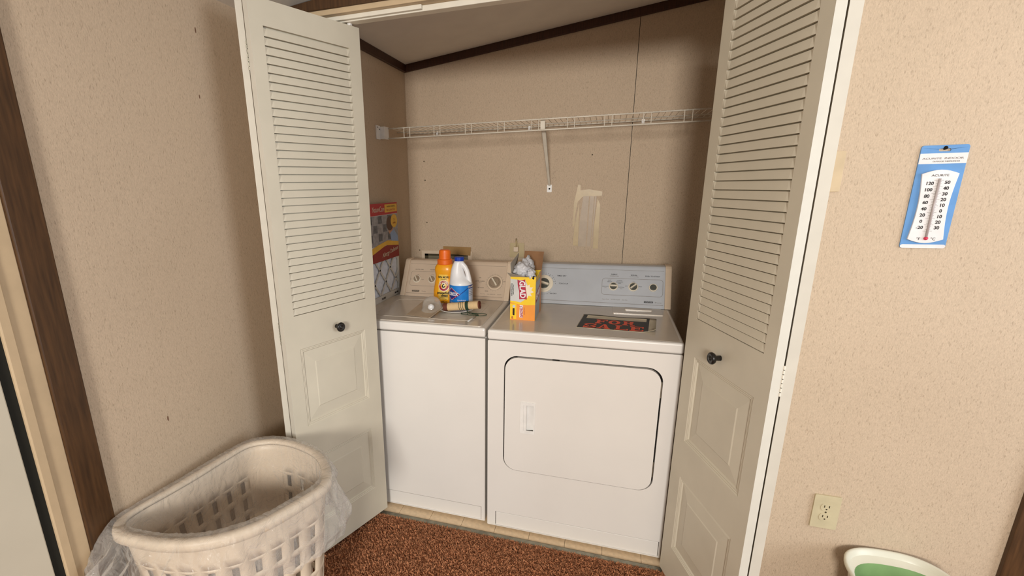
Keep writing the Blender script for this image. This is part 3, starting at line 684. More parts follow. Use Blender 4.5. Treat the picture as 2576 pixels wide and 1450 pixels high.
for k, ch in enumerate('ARM & HAMMER'):
    a = math.radians(170-k*14.5); t_ = text_mesh(ch, .0075, bold=.0003)
    for v in t_.vertices:
        x_, y_ = v.co.x, v.co.y; b_ = a-math.pi/2
        v.co.x = .019*math.cos(a)+x_*math.cos(b_)-y_*math.sin(b_); v.co.y = .019*math.sin(a)+x_*math.sin(b_)+y_*math.cos(b_)
    oprint(t_, 1.012, 'label_cream', .002)
arm = MB().prism([[(-.009, -.004), (-.004, -.009), (.004, -.0075), (.009, -.002), (.005, .0), (.0015, -.004), (-.003, -.003), (-.004, .001), (-.001, .004), (.003, .005), (.003, .009), (-.001, .010), (-.004, .0065), (-.008, .002)]], lambda u, v, d: (u, v, d), 0, .0001).mesh('arm_mark')
oprint(arm, 1.012, 'print_dark', .0018, 'logo_mark')
oprint(text_mesh('powerfully', .0165, bold=.0006), .978, 'print_dark'); oprint(text_mesh('clean', .0165, bold=.0006), .9665, 'print_dark', arc=.12); oprint(text_mesh('NATURALLY FRESH', .005), .957, 'print_grey')
oprint(MB().prism([[(-.04, .0), (-.02, -.006), (.01, -.009), (.04, -.009), (.04, -.0078), (.01, -.0076), (-.02, -.004)]], lambda u, v, d: (u, v, d), 0, .0001).mesh('sweep_line'), .954, 'filter_maroon', .0014, 'sweep_line')
oprint(text_mesh('40 FL OZ', .0075, bold=.0002), .935, 'print_dark', arc=.10)
# white bleach bottle
bb = thing('bleach_bottle', (-.203, .318, LZ), 'white bleach bottle with a blue cap and blue label on the washer', 'bottle')
bc = (-.203, .318); BZ = LZ+.006
lev = [(0, 0, .048, BZ-.0), (0, 0, .0525, BZ+.006), (0, 0, .0535, BZ+.015), (0, 0, .0535, 1.030), (0, 0, .0525, 1.038), (-.003, 0, .048, 1.047), (-.010, 0, .040, 1.057), (-.014, 0, .035, 1.070), (-.0155, 0, .0315, 1.085), (-.0155, 0, .028, 1.10), (-.014, 0, .0245, 1.115), (-.011, 0, .0215, 1.127), (-.007, 0, .0205, 1.137)]
blb = MB().rings([[(bc[0]+ox+r*math.cos(2*math.pi*i/40), bc[1]+oy_+r*math.sin(2*math.pi*i/40), z) for i in range(40)] for ox, oy_, r, z in lev]).obj('bottle_body', 'bleach_white', bb, smooth=True)
hp = [(-.004, 1.128), (.010, 1.121), (.022, 1.108), (.031, 1.090), (.036, 1.072), (.0395, 1.056), (.041, 1.042), (.038, 1.030)]
MB().tube([(bc[0]+a, bc[1]-.004, z) for a, z in hp], [.012, .0115, .011, .0108, .011, .0115, .0125, .0115], 14).obj('grip_handle', 'bleach_white', bb, smooth=True)
MB().rings([[(bc[0]-.007+r*(1+(.02 if i % 2 else 0))*math.cos(2*math.pi*i/48), bc[1]+r*(1+(.02 if i % 2 else 0))*math.sin(2*math.pi*i/48), z) for i in range(48)] for r, z in ((.021, 1.136), (.0215, 1.1365), (.0215, 1.151), (.020, 1.1535), (.015, 1.154))]).obj('cap', 'cap_blue', bb)
R_B = .0535
def bpatch(name, a0, a1, z0, z1, m_, lift):
    return link(name, grid_patch(name, lambda u, v: (bc[0]+(R_B+lift)*math.sin(a0+(a1-a0)*u), bc[1]-(R_B+lift)*math.cos(a0+(a1-a0)*u), z0+(z1-z0)*v), 30, 2), m_, blb, smooth=True)
def bprint(me, arc, z0, m_, lift, name='lettering'): return link(name, wrap_mesh(me, (bc[0], bc[1]), lambda z: R_B, lambda z: R_B, arc, z0, lift), m_, blb)
bpatch('label', -2.6, 1.9, BZ+.012, 1.029, 'label_blue', .0006); bpatch('label_edge', .98, 1.9, BZ+.012, 1.029, 'label_pale', .0009); bpatch('label_edge', .98, 1.9, 1.013, 1.029, 'label_navy', .0011)
AR = -.62
dia = lambda k: MB().prism([[(-.044*k, 0), (0, .030*k), (.044*k, 0), (0, -.030*k)]], lambda u, v, d: (u, v, d), 0, .0001).mesh('emblem')
def subdiv(me, n=3):
    b_ = bmesh.new(); b_.from_mesh(me); bmesh.ops.subdivide_edges(b_, edges=b_.edges, cuts=n, use_grid_fill=True); bmesh.ops.triangulate(b_, faces=b_.faces); b_.to_mesh(me); b_.free(); return me
bprint(subdiv(dia(1.0)), AR, .989, 'bleach_white', .0009, 'emblem'); bprint(subdiv(dia(.93)), AR, .989, 'label_red', .0012, 'emblem'); bprint(subdiv(dia(.78)), AR, .989, 'label_navy', .0016, 'emblem')
bprint(text_mesh('CLOROX', .021, bold=.0009, width=.070), AR, .989, 'bleach_white', .0022)
bprint(subdiv(MB().prism([[(.01, -.03), (.05, .0), (.09, .03), (.09, .034), (.05, .004), (.01, -.025)]], lambda u, v, d: (u, v, d), 0, .0001).mesh('swoosh')), AR, .992, 'label_navy', .0009, 'swoosh')
bprint(text_mesh('Disinfecting', .008), .32, .962, 'bleach_white', .0012); bprint(text_mesh('BLEACH', .011, bold=.0003), .40, .951, 'bleach_white', .0012); bprint(text_mesh('CONCENTRATED', .006), -.35, .949, 'label_cream', .0012)
bprint(text_mesh('CAUTION', .009, bold=.0002), 1.28, 1.021, 'label_cream', .0016)
for z in (1.006, .998, .990, .982): bprint(subdiv(MB().prism([rect(-.014, 0, .014, .0018)], lambda u, v, d: (u, v, d), 0, .0001).mesh('fine_print')), 1.28, z, 'print_grey', .0012, 'fine_print')
# twine spool and green string
sp = thing('twine_spool', (-.165, .205, LZ), 'spool of tan twine lying on its side across the saucer', 'spool')
A_, B_ = Vector((-.250, .203, .942)), Vector((-.083, .205, .9625)); ax = (B_-A_).normalized()
S_ = basis(A_, ax.cross(Vector((0, 1, 0))), Vector((0, 1, 0))); S_ = basis(A_, Vector((0, 1, 0)), ax.cross(Vector((0, 1, 0))))
if (S_.col[2].xyz).dot(ax) < 0: S_ = basis(A_, Vector((0, -1, 0)), ax.cross(Vector((0, 1, 0))))
LL = (B_-A_).length
MB().disc_stack([(.0178, 0), (.0178, .018), (.0165, .019), (.0165, LL-.005), (.0178, LL-.004), (.0178, LL), (.009, LL), (.0085, LL-.01), (.001, LL-.01)], S_, 28).obj('core', 'spool_core', sp)
wnd = []
for k in range(60): wnd += [(.0172, .020+k*.0024), (.0180, .0211+k*.0024)]
wnd = [(a, b) for a, b in wnd if b < LL-.006]
MB().disc_stack(wnd, S_, 28).obj('winding', 'twine', sp)
gs = thing('green_string', (-.13, .20, LZ), 'dark green string wound round the spool and trailing on the washer', 'string')
def coil(t0, t1, turns, r=.0196):
    n2 = int(turns*18); return [S_ @ Vector((r*math.cos(2*math.pi*i/18), r*math.sin(2*math.pi*i/18), t0+(t1-t0)*i/n2)) for i in range(n2+1)]
MB().tube(coil(.104, .118, 7), .0011, 6).obj('coil', 'string_green', gs, smooth=True); MB().tube(coil(.072, .098, 3, .0192), .0009, 6).obj('coil', 'string_green', gs, smooth=True)
def smoothp(pts, n=10):
    out = []; P_ = [Vector(p) for p in pts]
    for i in range(len(P_)-1):
        p0, p1, p2, p3 = P_[max(i-1, 0)], P_[i], P_[i+1], P_[min(i+2, len(P_)-1)]
        for k in range(n):
            t = k/n; out.append(.5*((2*p1)+(-p0+p2)*t+(2*p0-5*p1+4*p2-p3)*t*t+(-p0+3*p1-3*p2+p3)*t**3))
    return out+[P_[-1]]
zz = LZ+.0015
MB().tube(smoothp([(-.135, .185, .940), (-.130, .165, .926), (-.150, .180, zz), (-.168, .196, zz), (-.155, .215, zz), (-.110, .205, zz), (-.065, .210, zz), (-.052, .192, zz), (-.075, .172, zz), (-.125, .172, zz), (-.165, .185, zz)]), .0012, 6).obj('loose_end', 'string_green', gs, smooth=True)
MB().tube(smoothp([(-.138, .184, .936), (-.120, .170, .928), (-.100, .168, .926), (-.085, .178, zz), (-.095, .195, zz), (-.12, .20, zz)]), .0012, 6).obj('loose_end', 'string_green', gs, smooth=True)
ck = tag(MB().tube([(-.099, .062, LZ+.0045), (-.090, .142, LZ+.0045)], [.003, .0045], 10).obj('white_stick', 'box_grey', smooth=True), 'short grey-white stick lying at the front of the washer lid', 'stick')
# empty blister package
pkg = thing('blister_package', (-.31, .16, LZ), 'empty clear blister pack on brown card leaning on the saucer', 'package')
q0, q1, q2, q3 = Vector((-.395, .112, LZ+.001)), Vector((-.272, .080, LZ+.001)), Vector((-.238, .235, LZ+.030)), Vector((-.372, .268, LZ+.030))
nn_ = (q1-q0).cross(q3-q0).normalized()
MB().hexa([q0, q1, q2, q3, q0+nn_*.0012, q1+nn_*.0012, q2+nn_*.0012, q3+nn_*.0012]).obj('card', 'card_brown', pkg)
e_ = (q1-q2).normalized(); g_ = (q0-q1).normalized()*.007
MB().hexa([q1, q1+g_, q2+g_, q2, q1+nn_*.007, q1+g_+nn_*.004, q2+g_+nn_*.004, q2+nn_*.007]).obj('folded_edge', 'card_brown', pkg)
cc_ = (q0*.35+q1*.65)*.42+(q3*.35+q2*.65)*.58
Bm = basis(cc_+nn_*.001, (q1-q0), nn_.cross(q1-q0))
MB().disc_stack([(.050, 0), (.048, .003), (.044, .005), (.042, .02), (.038, .034), (.030, .046), (.018, .053), (.002, .056)], Bm, 28).obj('blister', 'clear_plastic', pkg, smooth=True)
ic = MB(); ic.disc_stack([(.002, .004), (.012, .006), (.015, .014), (.011, .024), (.002, .028)], Matrix.Translation((.008, -.012, -.006)) @ Bm if False else Bm @ Matrix.Translation((.006, -.016, .0)), 18)
ic.obj('inner_tab', 'bleach_white', pkg, smooth=True)

# ------------------------------------------------------------------ box of bin bags on the dryer
bx_ = thing('bag_box', (.11, .255, TZ), 'open yellow and orange bin bag box standing on the dryer', 'box')
X0, X1, Y0, Y1, Z0, Z1 = .0565, .1605, .166, .345, TZ+.0005, 1.100
T = .0012
hull = MB(); hull.box((X0, Y0, Z0), (X1, Y0+T, Z1)); hull.box((X0, Y1-T, Z0), (X1, Y1, Z1)); hull.box((X0, Y0+T, Z0), (X0+T, Y1-T, Z1)); hull.box((X1-T, Y0+T, Z0), (X1, Y1-T, Z1)); hull.box((X0+T, Y0+T, Z0), (X1-T, Y1-T, Z0+T))
hl = hull.obj('carton', 'box_yellow', bx_)
FM = lambda dx=0.: XZ((0, Y0-dx, 0))
SIDE = lambda dx=0.: basis((X1+dx, 0, 0), (0, 1, 0), (0, 0, 1))
pr = lambda name, lp, m_, dx: flat(name, [lp], FM(dx), m_, hl, .0001)
pr('orange_panel', [(X0, Z0), (X1, Z0), (X1, .984), (.125, .981), (.09, .984), (X0, .991)], 'box_orange', .0003)
pr('grey_panel', [(X0, .998), (.078, .996), (.10, .992), (.118, 1.005), (.128, 1.02), (.135, 1.045), (.13, 1.06), (.118, 1.085), (X0, 1.090)], 'box_grey', .0003)
pr('burst', [(.112, 1.02), (.128, 1.012), (.132, 1.022), (.146, 1.02), (.140, 1.032), (.154, 1.038), (.143, 1.046), (.150, 1.058), (.137, 1.058), (.136, 1.07), (.126, 1.062), (.118, 1.075), (.112, 1.06)], 'label_cream', .0005)
pr('yellow_corner', rect(X0, Z0+.004, .083, .985), 'box_yellow', .0005)
ban = [(.085, 1.088), (.098, 1.083), (.117, 1.090), (.119, 1.06), (.124, 1.03), (.126, 1.005), (.112, 1.008), (.094, 1.005), (.093, 1.04), (.087, 1.065)]
pr('banner', ban, 'label_red', .0007)
RT = lambda x, z, dx: basis((x, Y0-dx, z), (.07, 0, -1), (1, 0, .07))
text('GLAD', .032, RT(.106, 1.047, .001), 'bleach_white', hl, bold=.0009, width=.072)
pr('strong_plate', [(.097, .981), (.111, .979), (.110, .926), (.096, .928)], 'bleach_white', .0005)
text('STRONG', .016, RT(.1035, .953, .0009), 'label_red', hl, bold=.0006, shear=.25, width=.050)
text('FORCEFLEX', .006, RT(.116, .955, .0007), 'label_red', hl)
pr('pill_label', rrect(.0685, .935, .0755, .966, .002), 'print_black', .0008); pr('bag_icon', ell(.0725, .974, .006, .006, 10), 'label_pale', .0008)
text('DRAWSTRING', .0042, basis((.0665, Y0-.0008, .952), (0, 0, -1), (1, 0, 0)), 'label_red', hl); text('60', .010, basis((.066, Y0-.0008, .925), (0, 0, -1), (1, 0, 0)), 'label_red', hl, bold=.0004)
text('TALL KITCHEN', .0062, basis((.0685, Y0-.0008, 1.045), (0, 0, -1), (1, 0, 0)), 'print_dark', hl, bold=.0002); text('DRAWSTRING BAGS', .0058, basis((.0625, Y0-.0008, 1.045), (0, 0, -1), (1, 0, 0)), 'print_dark', hl, bold=.0002)
flat('side_panel', [rect(Y0+.003, Z0+.003, .300, 1.078)], SIDE(.0003), 'box_blue', hl, .0001)
flat('side_band', [rect(.302, Z0, Y1, 1.100)], SIDE(.0003), 'box_orange', hl, .0001)
flat('side_banner', [[(.178, .985), (.295, 1.005), (.297, 1.048), (.180, 1.030)]], SIDE(.0006), 'label_red', hl, .0001)
text('GLAD', .040, basis((X1+.0009, .238, 1.017), (0, 1, .16), (0, -.16, 1)), 'bleach_white', hl, bold=.0009, width=.10)
# flaps
def flap(p, m_, t=.0012):
    p = [Vector(q) for q in p]; nr = (p[1]-p[0]).cross(p[3]-p[0]).normalized()*t
    MB().hexa(p+[q+nr for q in p]).obj('flap', m_, bx_)
flap([(X0, Y0, Z1), (X1-.026, Y0, Z1), (X1-.034, Y0-.032, Z1+.006), (X0-.010, Y0-.030, Z1+.022)], 'box_inside')
flap([(X0, Y0+.01, Z1), (X0, Y1-.06, Z1), (X0+.010, Y1-.05, Z1+.082), (X0-.006, Y0+.02, Z1+.050)], 'box_inside')
flap([(X0+.02, Y1, Z1), (X1, Y1, Z1), (X1+.006, Y1+.012, Z1+.080), (X0+.026, Y1+.012, Z1+.082)], 'cardboard')
flap([(X1, Y0+.04, Z1), (X1, Y1-.02, Z1), (X1+.004, Y1-.03, Z1+.010), (X1+.004, Y0+.05, Z1+.010)], 'box_yellow')
# crumpled bags spilling out of the box
def crumple(name, c, s, seed, parent, m_, amp=.30, sub=4):
    b_ = bmesh.new(); bmesh.ops.create_icosphere(b_, subdivisions=sub, radius=1)
    for v in b_.verts:
        d_ = v.co.normalized(); n1 = noise.noise(d_*2.2+Vector((seed, 0, 0))); n2 = abs(noise.noise(d_*5.0+Vector((0, seed, 0)))); n3 = .4*abs(noise.noise(d_*11+Vector((0, 0, seed))))
        k = 1+amp*n1-amp*1.3*n2+.25*amp*n3
        v.co = Vector((c[0]+d_.x*s[0]*k, c[1]+d_.y*s[1]*k, c[2]+d_.z*s[2]*k))
    me = bpy.data.meshes.new(name); b_.to_mesh(me); b_.free(); return link(name, me, m_, parent, smooth=True)
bg = thing('bin_bags', (.1, .24, Z1), 'crumpled white bin bags poking out of the yellow box', 'bin bags')
crumple('bag_bunch', (.096, .215, Z1+.018), (.042, .045, .038), 3.1, bg, 'bag_white')
crumple('bag_bunch', (.112, .255, Z1+.030), (.030, .04, .042), 8.4, bg, 'bag_white')
crumple('bag_end', (.138, .185, Z1+.006), (.020, .020, .026), 5.5, bg, 'bag_white', .4)
crumple('bag_tip', (.150, .170, Z1-.004), (.007, .006, .009), 2.5, bg, 'print_black', .2, 2)

# ------------------------------------------------------------------ FOR SALE sign on the dryer
sg = thing('for_sale_sign', (.48, .2, TZ), 'black and orange FOR SALE sign lying flat on the dryer', 'sign')
o0, oX, oY = Vector((.330, .112, .0006)), Vector((.290, -.012, 0)), Vector((.020, .205, 0))
def SGP(u, v, l=0.):      # sheet coordinates 0..1 with a curled corner at lower right
    cu_ = max(0, u-.80)/.20; cv_ = max(0, .35-v)/.35
    lift = .016*cu_*cu_*cv_*cv_+.0035*max(0, v-.88)/.12*(.6+.4*math.sin(u*9))
    return tuple(o0+oX*u+oY*v+Vector((0, 0, TZ+.0006+lift+l)))
def sheet(name, x0, y0, x1, y1, m_, l, nu=16, nv=10):
    return link(name, grid_patch(name, lambda u, v: SGP(x0+(x1-x0)*u, y0+(y1-y0)*v, l), nu, nv), m_, sgs if name != 'sheet' else sg, smooth=True)
sgs = None; sgs = sheet('sheet', 0, 0, 1, 1, 'sign_white', 0)
md = sgs.modifiers.new('t', 'SOLIDIFY'); md.thickness = .0005; md.offset = -1
sheet('black_field', .010, .015, .910, .985, 'sign_black', .0003); sheet('write_panel', .065, .735, .872, .945, 'sign_white', .0006)
def slab(ch, x0, y0, w_, h_):
    """slab-serif capitals from strokes"""
    s_, t_ = .27*w_, .13*h_; L = []
    R_ = lambda a, b, c, d: L.append([(x0+a, y0+b), (x0+c, y0+b), (x0+c, y0+d), (x0+a, y0+d)])
    if ch in 'FEL':
        R_(.10*w_, 0, .10*w_+s_, h_); R_(0, 0, .55*w_ if ch == 'F' else w_, t_)
        R_(0, h_-t_, .5*w_ if ch == 'L' else w_, h_)
        if ch != 'L': R_(.3*w_, .46*h_, .72*w_, .46*h_+t_); R_(.64*w_, .36*h_, .73*w_, .7*h_); R_(.88*w_, .70*h_, w_, h_)
        if ch != 'F': R_(.88*w_, 0, w_, .32*h_)
    if ch == 'R':
        R_(.08*w_, 0, .08*w_+s_, h_); R_(0, 0, .48*w_, t_); R_(0, h_-t_, .6*w_, h_); R_(.3*w_, .42*h_, .65*w_, .42*h_+t_); R_(.58*w_, .5*h_, .86*w_, .94*h_)
        L.append([(x0+.5*w_, y0+.48*h_), (x0+.72*w_, y0+.48*h_), (x0+w_, y0), (x0+.70*w_, y0)]); R_(.62*w_, 0, w_+.03*w_, t_*.8)
    if ch == 'A':
        L.append([(x0+.08*w_, y0), (x0+.2*w_, y0), (x0+.52*w_, y0+h_), (x0+.42*w_, y0+h_)]); L.append([(x0+.62*w_, y0), (x0+.94*w_, y0), (x0+.60*w_, y0+h_), (x0+.40*w_, y0+h_)])
        R_(.2*w_, .26*h_, .74*w_, .26*h_+t_); R_(0, 0, .32*w_, t_*.8); R_(.54*w_, 0, w_, t_*.8)
    out = [[q] for q in L]
    el = lambda cx, cy, a, b, n=28: [(x0+cx+a*math.cos(2*math.pi*i/n), y0+cy+b*math.sin(2*math.pi*i/n)) for i in range(n)]
    if ch == 'O': out.append([el(.5*w_, .5*h_, .5*w_, .5*h_), el(.5*w_, .5*h_, .22*w_, .36*h_)[::-1]])
    if ch == 'S':
        def arc(cx, cy, a0, a1, ro, ri, sy_o, sy_i, n=18):
            o_ = [(x0+cx+ro*math.cos(math.radians(a0+(a1-a0)*i/n)), y0+cy+sy_o*math.sin(math.radians(a0+(a1-a0)*i/n))) for i in range(n+1)]
            i_ = [(x0+cx+ri*math.cos(math.radians(a0+(a1-a0)*i/n)), y0+cy+sy_i*math.sin(math.radians(a0+(a1-a0)*i/n))) for i in range(n+1)]
            return [o_+i_[::-1]]
        out.append(arc(.5*w_, .72*h_, 20, 260, .47*w_, .26*w_, .28*h_, .15*h_)); out.append(arc(.5*w_, .30*h_, 85, -165, .48*w_, .26*w_, .30*h_, .16*h_))
        R_(.82*w_, .66*h_, .95*w_, h_); R_(.03*w_, 0, .15*w_, .36*h_); out += [[q] for q in L]
    return out
def put(ch, x0, y0, w_, h_):
    m_ = MB()
    for k, lp in enumerate(slab(ch, x0, y0, w_, h_)):
        m_.prism(lp, lambda u, v, d: SGP(u, v, d), .0006+.00002*k, .0009+.00002*k)
    m_.obj('letter', 'sign_red', sgs)
for ch, x in zip('FOR', (.215, .385, .575)): put(ch, x, .395, .155, .285)
for ch, x in zip('SALE', (.080, .265, .490, .680)): put(ch, x, .045, .172, .300)

# ------------------------------------------------------------------ right wall: thermometer, outlet, switch
tm_ = thing('thermometer', (1.237, YF, 1.277), 'blue and white wall thermometer hanging on the beige wall', 'thermometer')
tb = MB().prism([rrect(1.188, 1.276, 1.287, 1.541, .006, 4), rrect(1.225, 1.5255, 1.250, 1.5325, .0034, 4)], lambda u, v, d: (u, d, v), YF-.004, YF).obj('backing', 'thermo_blue', tm_, bevel=.001)
TY = YF-.004
flat('white_band', [rect(1.1882, 1.495, 1.2868, 1.521)], XZ((0, TY, 0)), 'thermo_white', tb); flat('white_band', [rrect(1.1885, 1.2762, 1.2866, 1.286, .005, 3)], XZ((0, TY, 0)), 'thermo_white', tb)
nail = MB().disc_stack([(.005, 0), (.0045, .004), (.002, .006)], XZ((1.238, YF-.001, 1.534)), 12).obj('nail', 'shadow_gap', tm_)
pl_ = []
for i in range(13): pl_.append((1.199+.0065*math.sin(math.pi*i/12), 1.300+.170*i/12))
topc = [(1.199+.077*i/8, 1.470+.010*math.sin(math.pi*i/8)) for i in range(1, 8)]
rgt = [(1.276-.0065*math.sin(math.pi*i/12), 1.470-.170*i/12) for i in range(13)]
botc = [(1.276-.077*i/8, 1.300-.010*math.sin(math.pi*i/8)) for i in range(1, 8)]
crd = MB().prism([pl_+topc+rgt+botc], lambda u, v, d: (u, d, v), TY-.006, TY).obj('scale_card', 'thermo_white', tm_, bevel=.0012)
CY = TY-.006
tx = lambda s, x, z, size, m_='print_dark', **k: text(s, size, XZ((x, CY-.0003, z)), m_, crd, **k)
for k, s in enumerate(('120', '100', '80', '60', '40', '20', '0', '-20')): tx(s, 1.219, 1.4455-k*.0163, .0115, bold=.0003)
for k, s in enumerate(('50', '40', '30', '20', '10', '0', '10', '20', '30')): tx(s, 1.2555, 1.4475-k*.0146, .0115, bold=.0003)
tx('\u00b0F', 1.222, 1.301, .010); tx('\u00b0C', 1.2535, 1.301, .010); tx('ACURITE', 1.2375, 1.4655, .0075, width=.036)
text('ACURITE  INDOOR', .0062, XZ((1.237, TY-.0007, 1.508)), 'print_grey', tb, width=.085); text('OUTDOOR THERMOMETER', .0045, XZ((1.245, TY-.0007, 1.5005)), 'print_grey', tb)
for k in range(33):
    z = 1.322+k*.0041; w2 = .010 if k % 4 == 0 else .006
    flat('graduation', [rect(1.2375-w2, z, 1.2375+w2, z+.0006)], XZ((0, CY, 0)), 'print_grey', crd, .0002)
tu = MB().tube([(1.2375, CY-.002, 1.305), (1.2375, CY-.002, 1.458)], .0028, 10).obj('tube', 'thermo_tube', crd, smooth=True)
bl = bmesh.new(); bmesh.ops.create_uvsphere(bl, u_segments=14, v_segments=10, radius=.0048, matrix=Matrix.Translation((1.2375, CY-.002, 1.303)))
bme = bpy.data.meshes.new('bulb'); bl.to_mesh(bme); bl.free(); link('bulb', bme, 'thermo_red', crd, smooth=True)
ol = thing('wall_outlet', (1.15, YF, .36), 'ivory duplex wall outlet low on the beige wall', 'outlet')
op = MB().prism([rrect(1.116, .362, 1.188, .482, .004, 3)], lambda u, v, d: (u, d, v), YF-.007, YF).obj('cover_plate', 'outlet_ivory', ol, bevel=.003, seg=3)
for zc in (.440, .404):
    fc = MB().prism([[(1.152+.0165*math.cos(a), zc+max(-.0125, min(.0125, .0165*math.sin(a)))) for a in [2*math.pi*i/32 for i in range(32)]]], lambda u, v, d: (u, d, v), YF-.0085, YF-.006).obj('socket_face', 'outlet_ivory', ol, bevel=.0006)
    for xx in (-.0065, .0065): flat('slot', [rect(1.152+xx-.0013, zc-.0005, 1.152+xx+.0013, zc+.0075)], XZ((0, YF-.0085, 0)), 'slot_dark', fc)
    flat('slot', [ell(1.152, zc-.0065, .0025, .0025, 10)], XZ((0, YF-.0085, 0)), 'slot_dark', fc)
MB().disc_stack([(.0028, 0), (.0024, .001)], XZ((1.152, YF-.007, .422)), 10).obj('screw', 'slot_dark', ol)
sw = thing('light_switch', (.985, YF, 1.43), 'beige light switch plate half hidden by the right bifold door', 'light switch')
MB().prism([rrect(.962, 1.428, 1.026, 1.535, .004, 3)], lambda u, v, d: (u, d, v), YF-.006, YF).obj('cover_plate', 'switch_ivory', sw, bevel=.002)
box('toggle', (.989, YF-.016, 1.474), (.999, YF-.006, 1.492), 'switch_ivory', sw, bevel=.001)

# ------------------------------------------------------------------ white tub at right
tb_ = thing('waste_tub', (1.335, -.285, .004), 'white plastic tub with a green inside in front of the right wall', 'tub')
def sq(cx, cy, z, a, b, n=48, e=2.6):
    return [(cx+a*math.copysign(abs(math.cos(t))**(2/e), math.cos(t)), cy+b*math.copysign(abs(math.sin(t))**(2/e), math.sin(t)), z) for t in [2*math.pi*i/n for i in range(n)]]
TC = (1.322, -.285)
lv = [(a*.92, b, z) for a, b, z in [(.100, .100, .006), (.106, .106, .010), (.138, .132, .290), (.145, .139, .302), (.153, .146, .312), (.154, .147, .320), (.150, .143, .3235), (.144, .137, .320), (.137, .130, .306), (.131, .125, .280), (.100, .097, .016), (.05, .05, .014)]]
rg = [sq(TC[0], TC[1], z, a, b) for a, b, z in lv]
MB().rings(rg[:9], cap=False).obj('shell', 'tub_white', tb_, smooth=True)
MB().rings([sq(TC[0], TC[1], .007, .003, .003), rg[0]], cap=False).obj('base', 'tub_white', tb_)
gi = [sq(TC[0]+.004, TC[1]-.012, z, a, b) for a, b, z in ((.1225, .119, .296), (.118, .112, .270), (.103, .10, .030), (.004, .004, .022))]
MB().rings(gi, cap=False).obj('green_lining', 'tub_green', tb_, smooth=True)
MB().rings([rg[8], sq(TC[0]+.003, TC[1]-.010, .297, .1235, .121), sq(TC[0]+.004, TC[1]-.012, .296, .1225, .119)], cap=False).obj('inner_wall', 'tub_white', tb_, smooth=True)

# ------------------------------------------------------------------ laundry basket and its plastic cover
RIM = [(-.806, -.960), (-.794, -.878), (-.780, -.772), (-.765, -.651), (-.747, -.561), (-.707, -.520), (-.645, -.498), (-.551, -.504), (-.442, -.546), (-.358, -.632), (-.333, -.700), (-.350, -.775), (-.394, -.890), (-.450, -.965), (-.525, -1.018), (-.612, -1.046), (-.699, -1.054), (-.765, -1.050), (-.803, -1.015)]
RIM = [tuple(Vector(p)+(Vector((-.56, -.78))-Vector(p)).normalized()*.018) for p in RIM]
def closed_spline(P_, n):
    P_ = [Vector((p[0], p[1])) for p in P_]; m_ = len(P_); out = []
    for i in range(m_):
        p0, p1, p2, p3 = P_[i-1], P_[i], P_[(i+1) % m_], P_[(i+2) % m_]
        for k in range(12):
            t = k/12; out.append(.5*((2*p1)+(-p0+p2)*t+(2*p0-5*p1+4*p2-p3)*t*t+(-p0+3*p1-3*p2+p3)*t**3))
    # resample evenly
    L = [0]
    for i in range(len(out)): L.append(L[-1]+(out[(i+1) % len(out)]-out[i]).length)
    res = []
    j = 0
    for q in range(n):
        s = L[-1]*q/n
        while L[j+1] < s: j += 1
        t = (s-L[j])/(L[j+1]-L[j]); res.append(out[j].lerp(out[(j+1) % len(out)], t))
    return res, L[-1]
BZT = .600; BC = Vector((-.56, -.78))
NS = 432
ring0, PER = closed_spline(RIM, NS)
def bpos(s, z, off=0.):
    """point on the basket wall: s in 0..1 round the rim, z height"""
    q = (s % 1)*NS; i = int(q) % NS; t = q-int(q)
    p = ring0[i].lerp(ring0[(i+1) % NS], t); k = .74+.26*(max(0, z)/BZT)**.85-.012
    d_ = (p-BC); r = d_.normalized()
    p = BC+d_*k+r*off
    return Vector((max(p.x, XW+.006), p.y, z))
bk = thing('laundry_basket', (BC.x, BC.y, .004), 'white plastic laundry basket with slotted sides beside the left wall', 'basket')
NC = 25; ROWS = 7; z_lo, z_hi = .040, .490
bm_ = MB()
def cell(s0, s1, z0, z1, hole):
    nu = 3
    if not hole:
        for i in range(nu):
            a, b = s0+(s1-s0)*i/nu, s0+(s1-s0)*(i+1)/nu
            bm_.add([bpos(a, z0), bpos(b, z0), bpos(b, z1), bpos(a, z1)], [(0, 1, 2, 3)])
        return
    ms, mz = (s1-s0), (z1-z0)
    hx, hz, cr = .155, .33, .055
    inn = []
    for cx, cz, a0 in ((.5+hx-cr, .5-hz+cr*.6, -90), (.5+hx-cr, .5+hz-cr*.6, 0), (.5-hx+cr, .5+hz-cr*.6, 90), (.5-hx+cr, .5-hz+cr*.6, 180)):
        for k in range(3):
            a = math.radians(a0+45*k); inn.append((cx+cr*math.cos(a), cz+cr*.6*math.sin(a)))
    out = [(.5, 0), (1, 0), (1, 0), (1, .5), (1, 1), (1, 1), (.5, 1), (0, 1), (0, 1), (0, .5), (0, 0), (0, 0)]
    out = [(.62, 0), (1, 0), (1, .35), (1, .65), (1, 1), (.62, 1), (.38, 1), (0, 1), (0, .65), (0, .35), (0, 0), (.38, 0)]
    vs_ = [bpos(s0+ms*u, z0+mz*v) for u, v in out]+[bpos(s0+ms*u, z0+mz*v) for u, v in inn]
    bm_.add(vs_, [(i, (i+1) % 12, 12+(i+1) % 12, 12+i) for i in range(12)])
for c_ in range(NC):
    s0, s1 = c_/NC, (c_+1)/NC
    skip = c_ in (6, 7)
    cell(s0, s1, .0, z_lo, False)
    for r_i in range(ROWS):
        a = z_lo+(z_hi-z_lo)*r_i/ROWS; b = z_lo+(z_hi-z_lo)*(r_i+1)/ROWS
        cell(s0, s1, a, b, not skip)
    for k in range(4): cell(s0, s1, z_hi+(BZT-.006-z_hi)*k/4, z_hi+(BZT-.006-z_hi)*(k+1)/4, False)
mesh_ = bm_.mesh('basket_wall', normals=False)
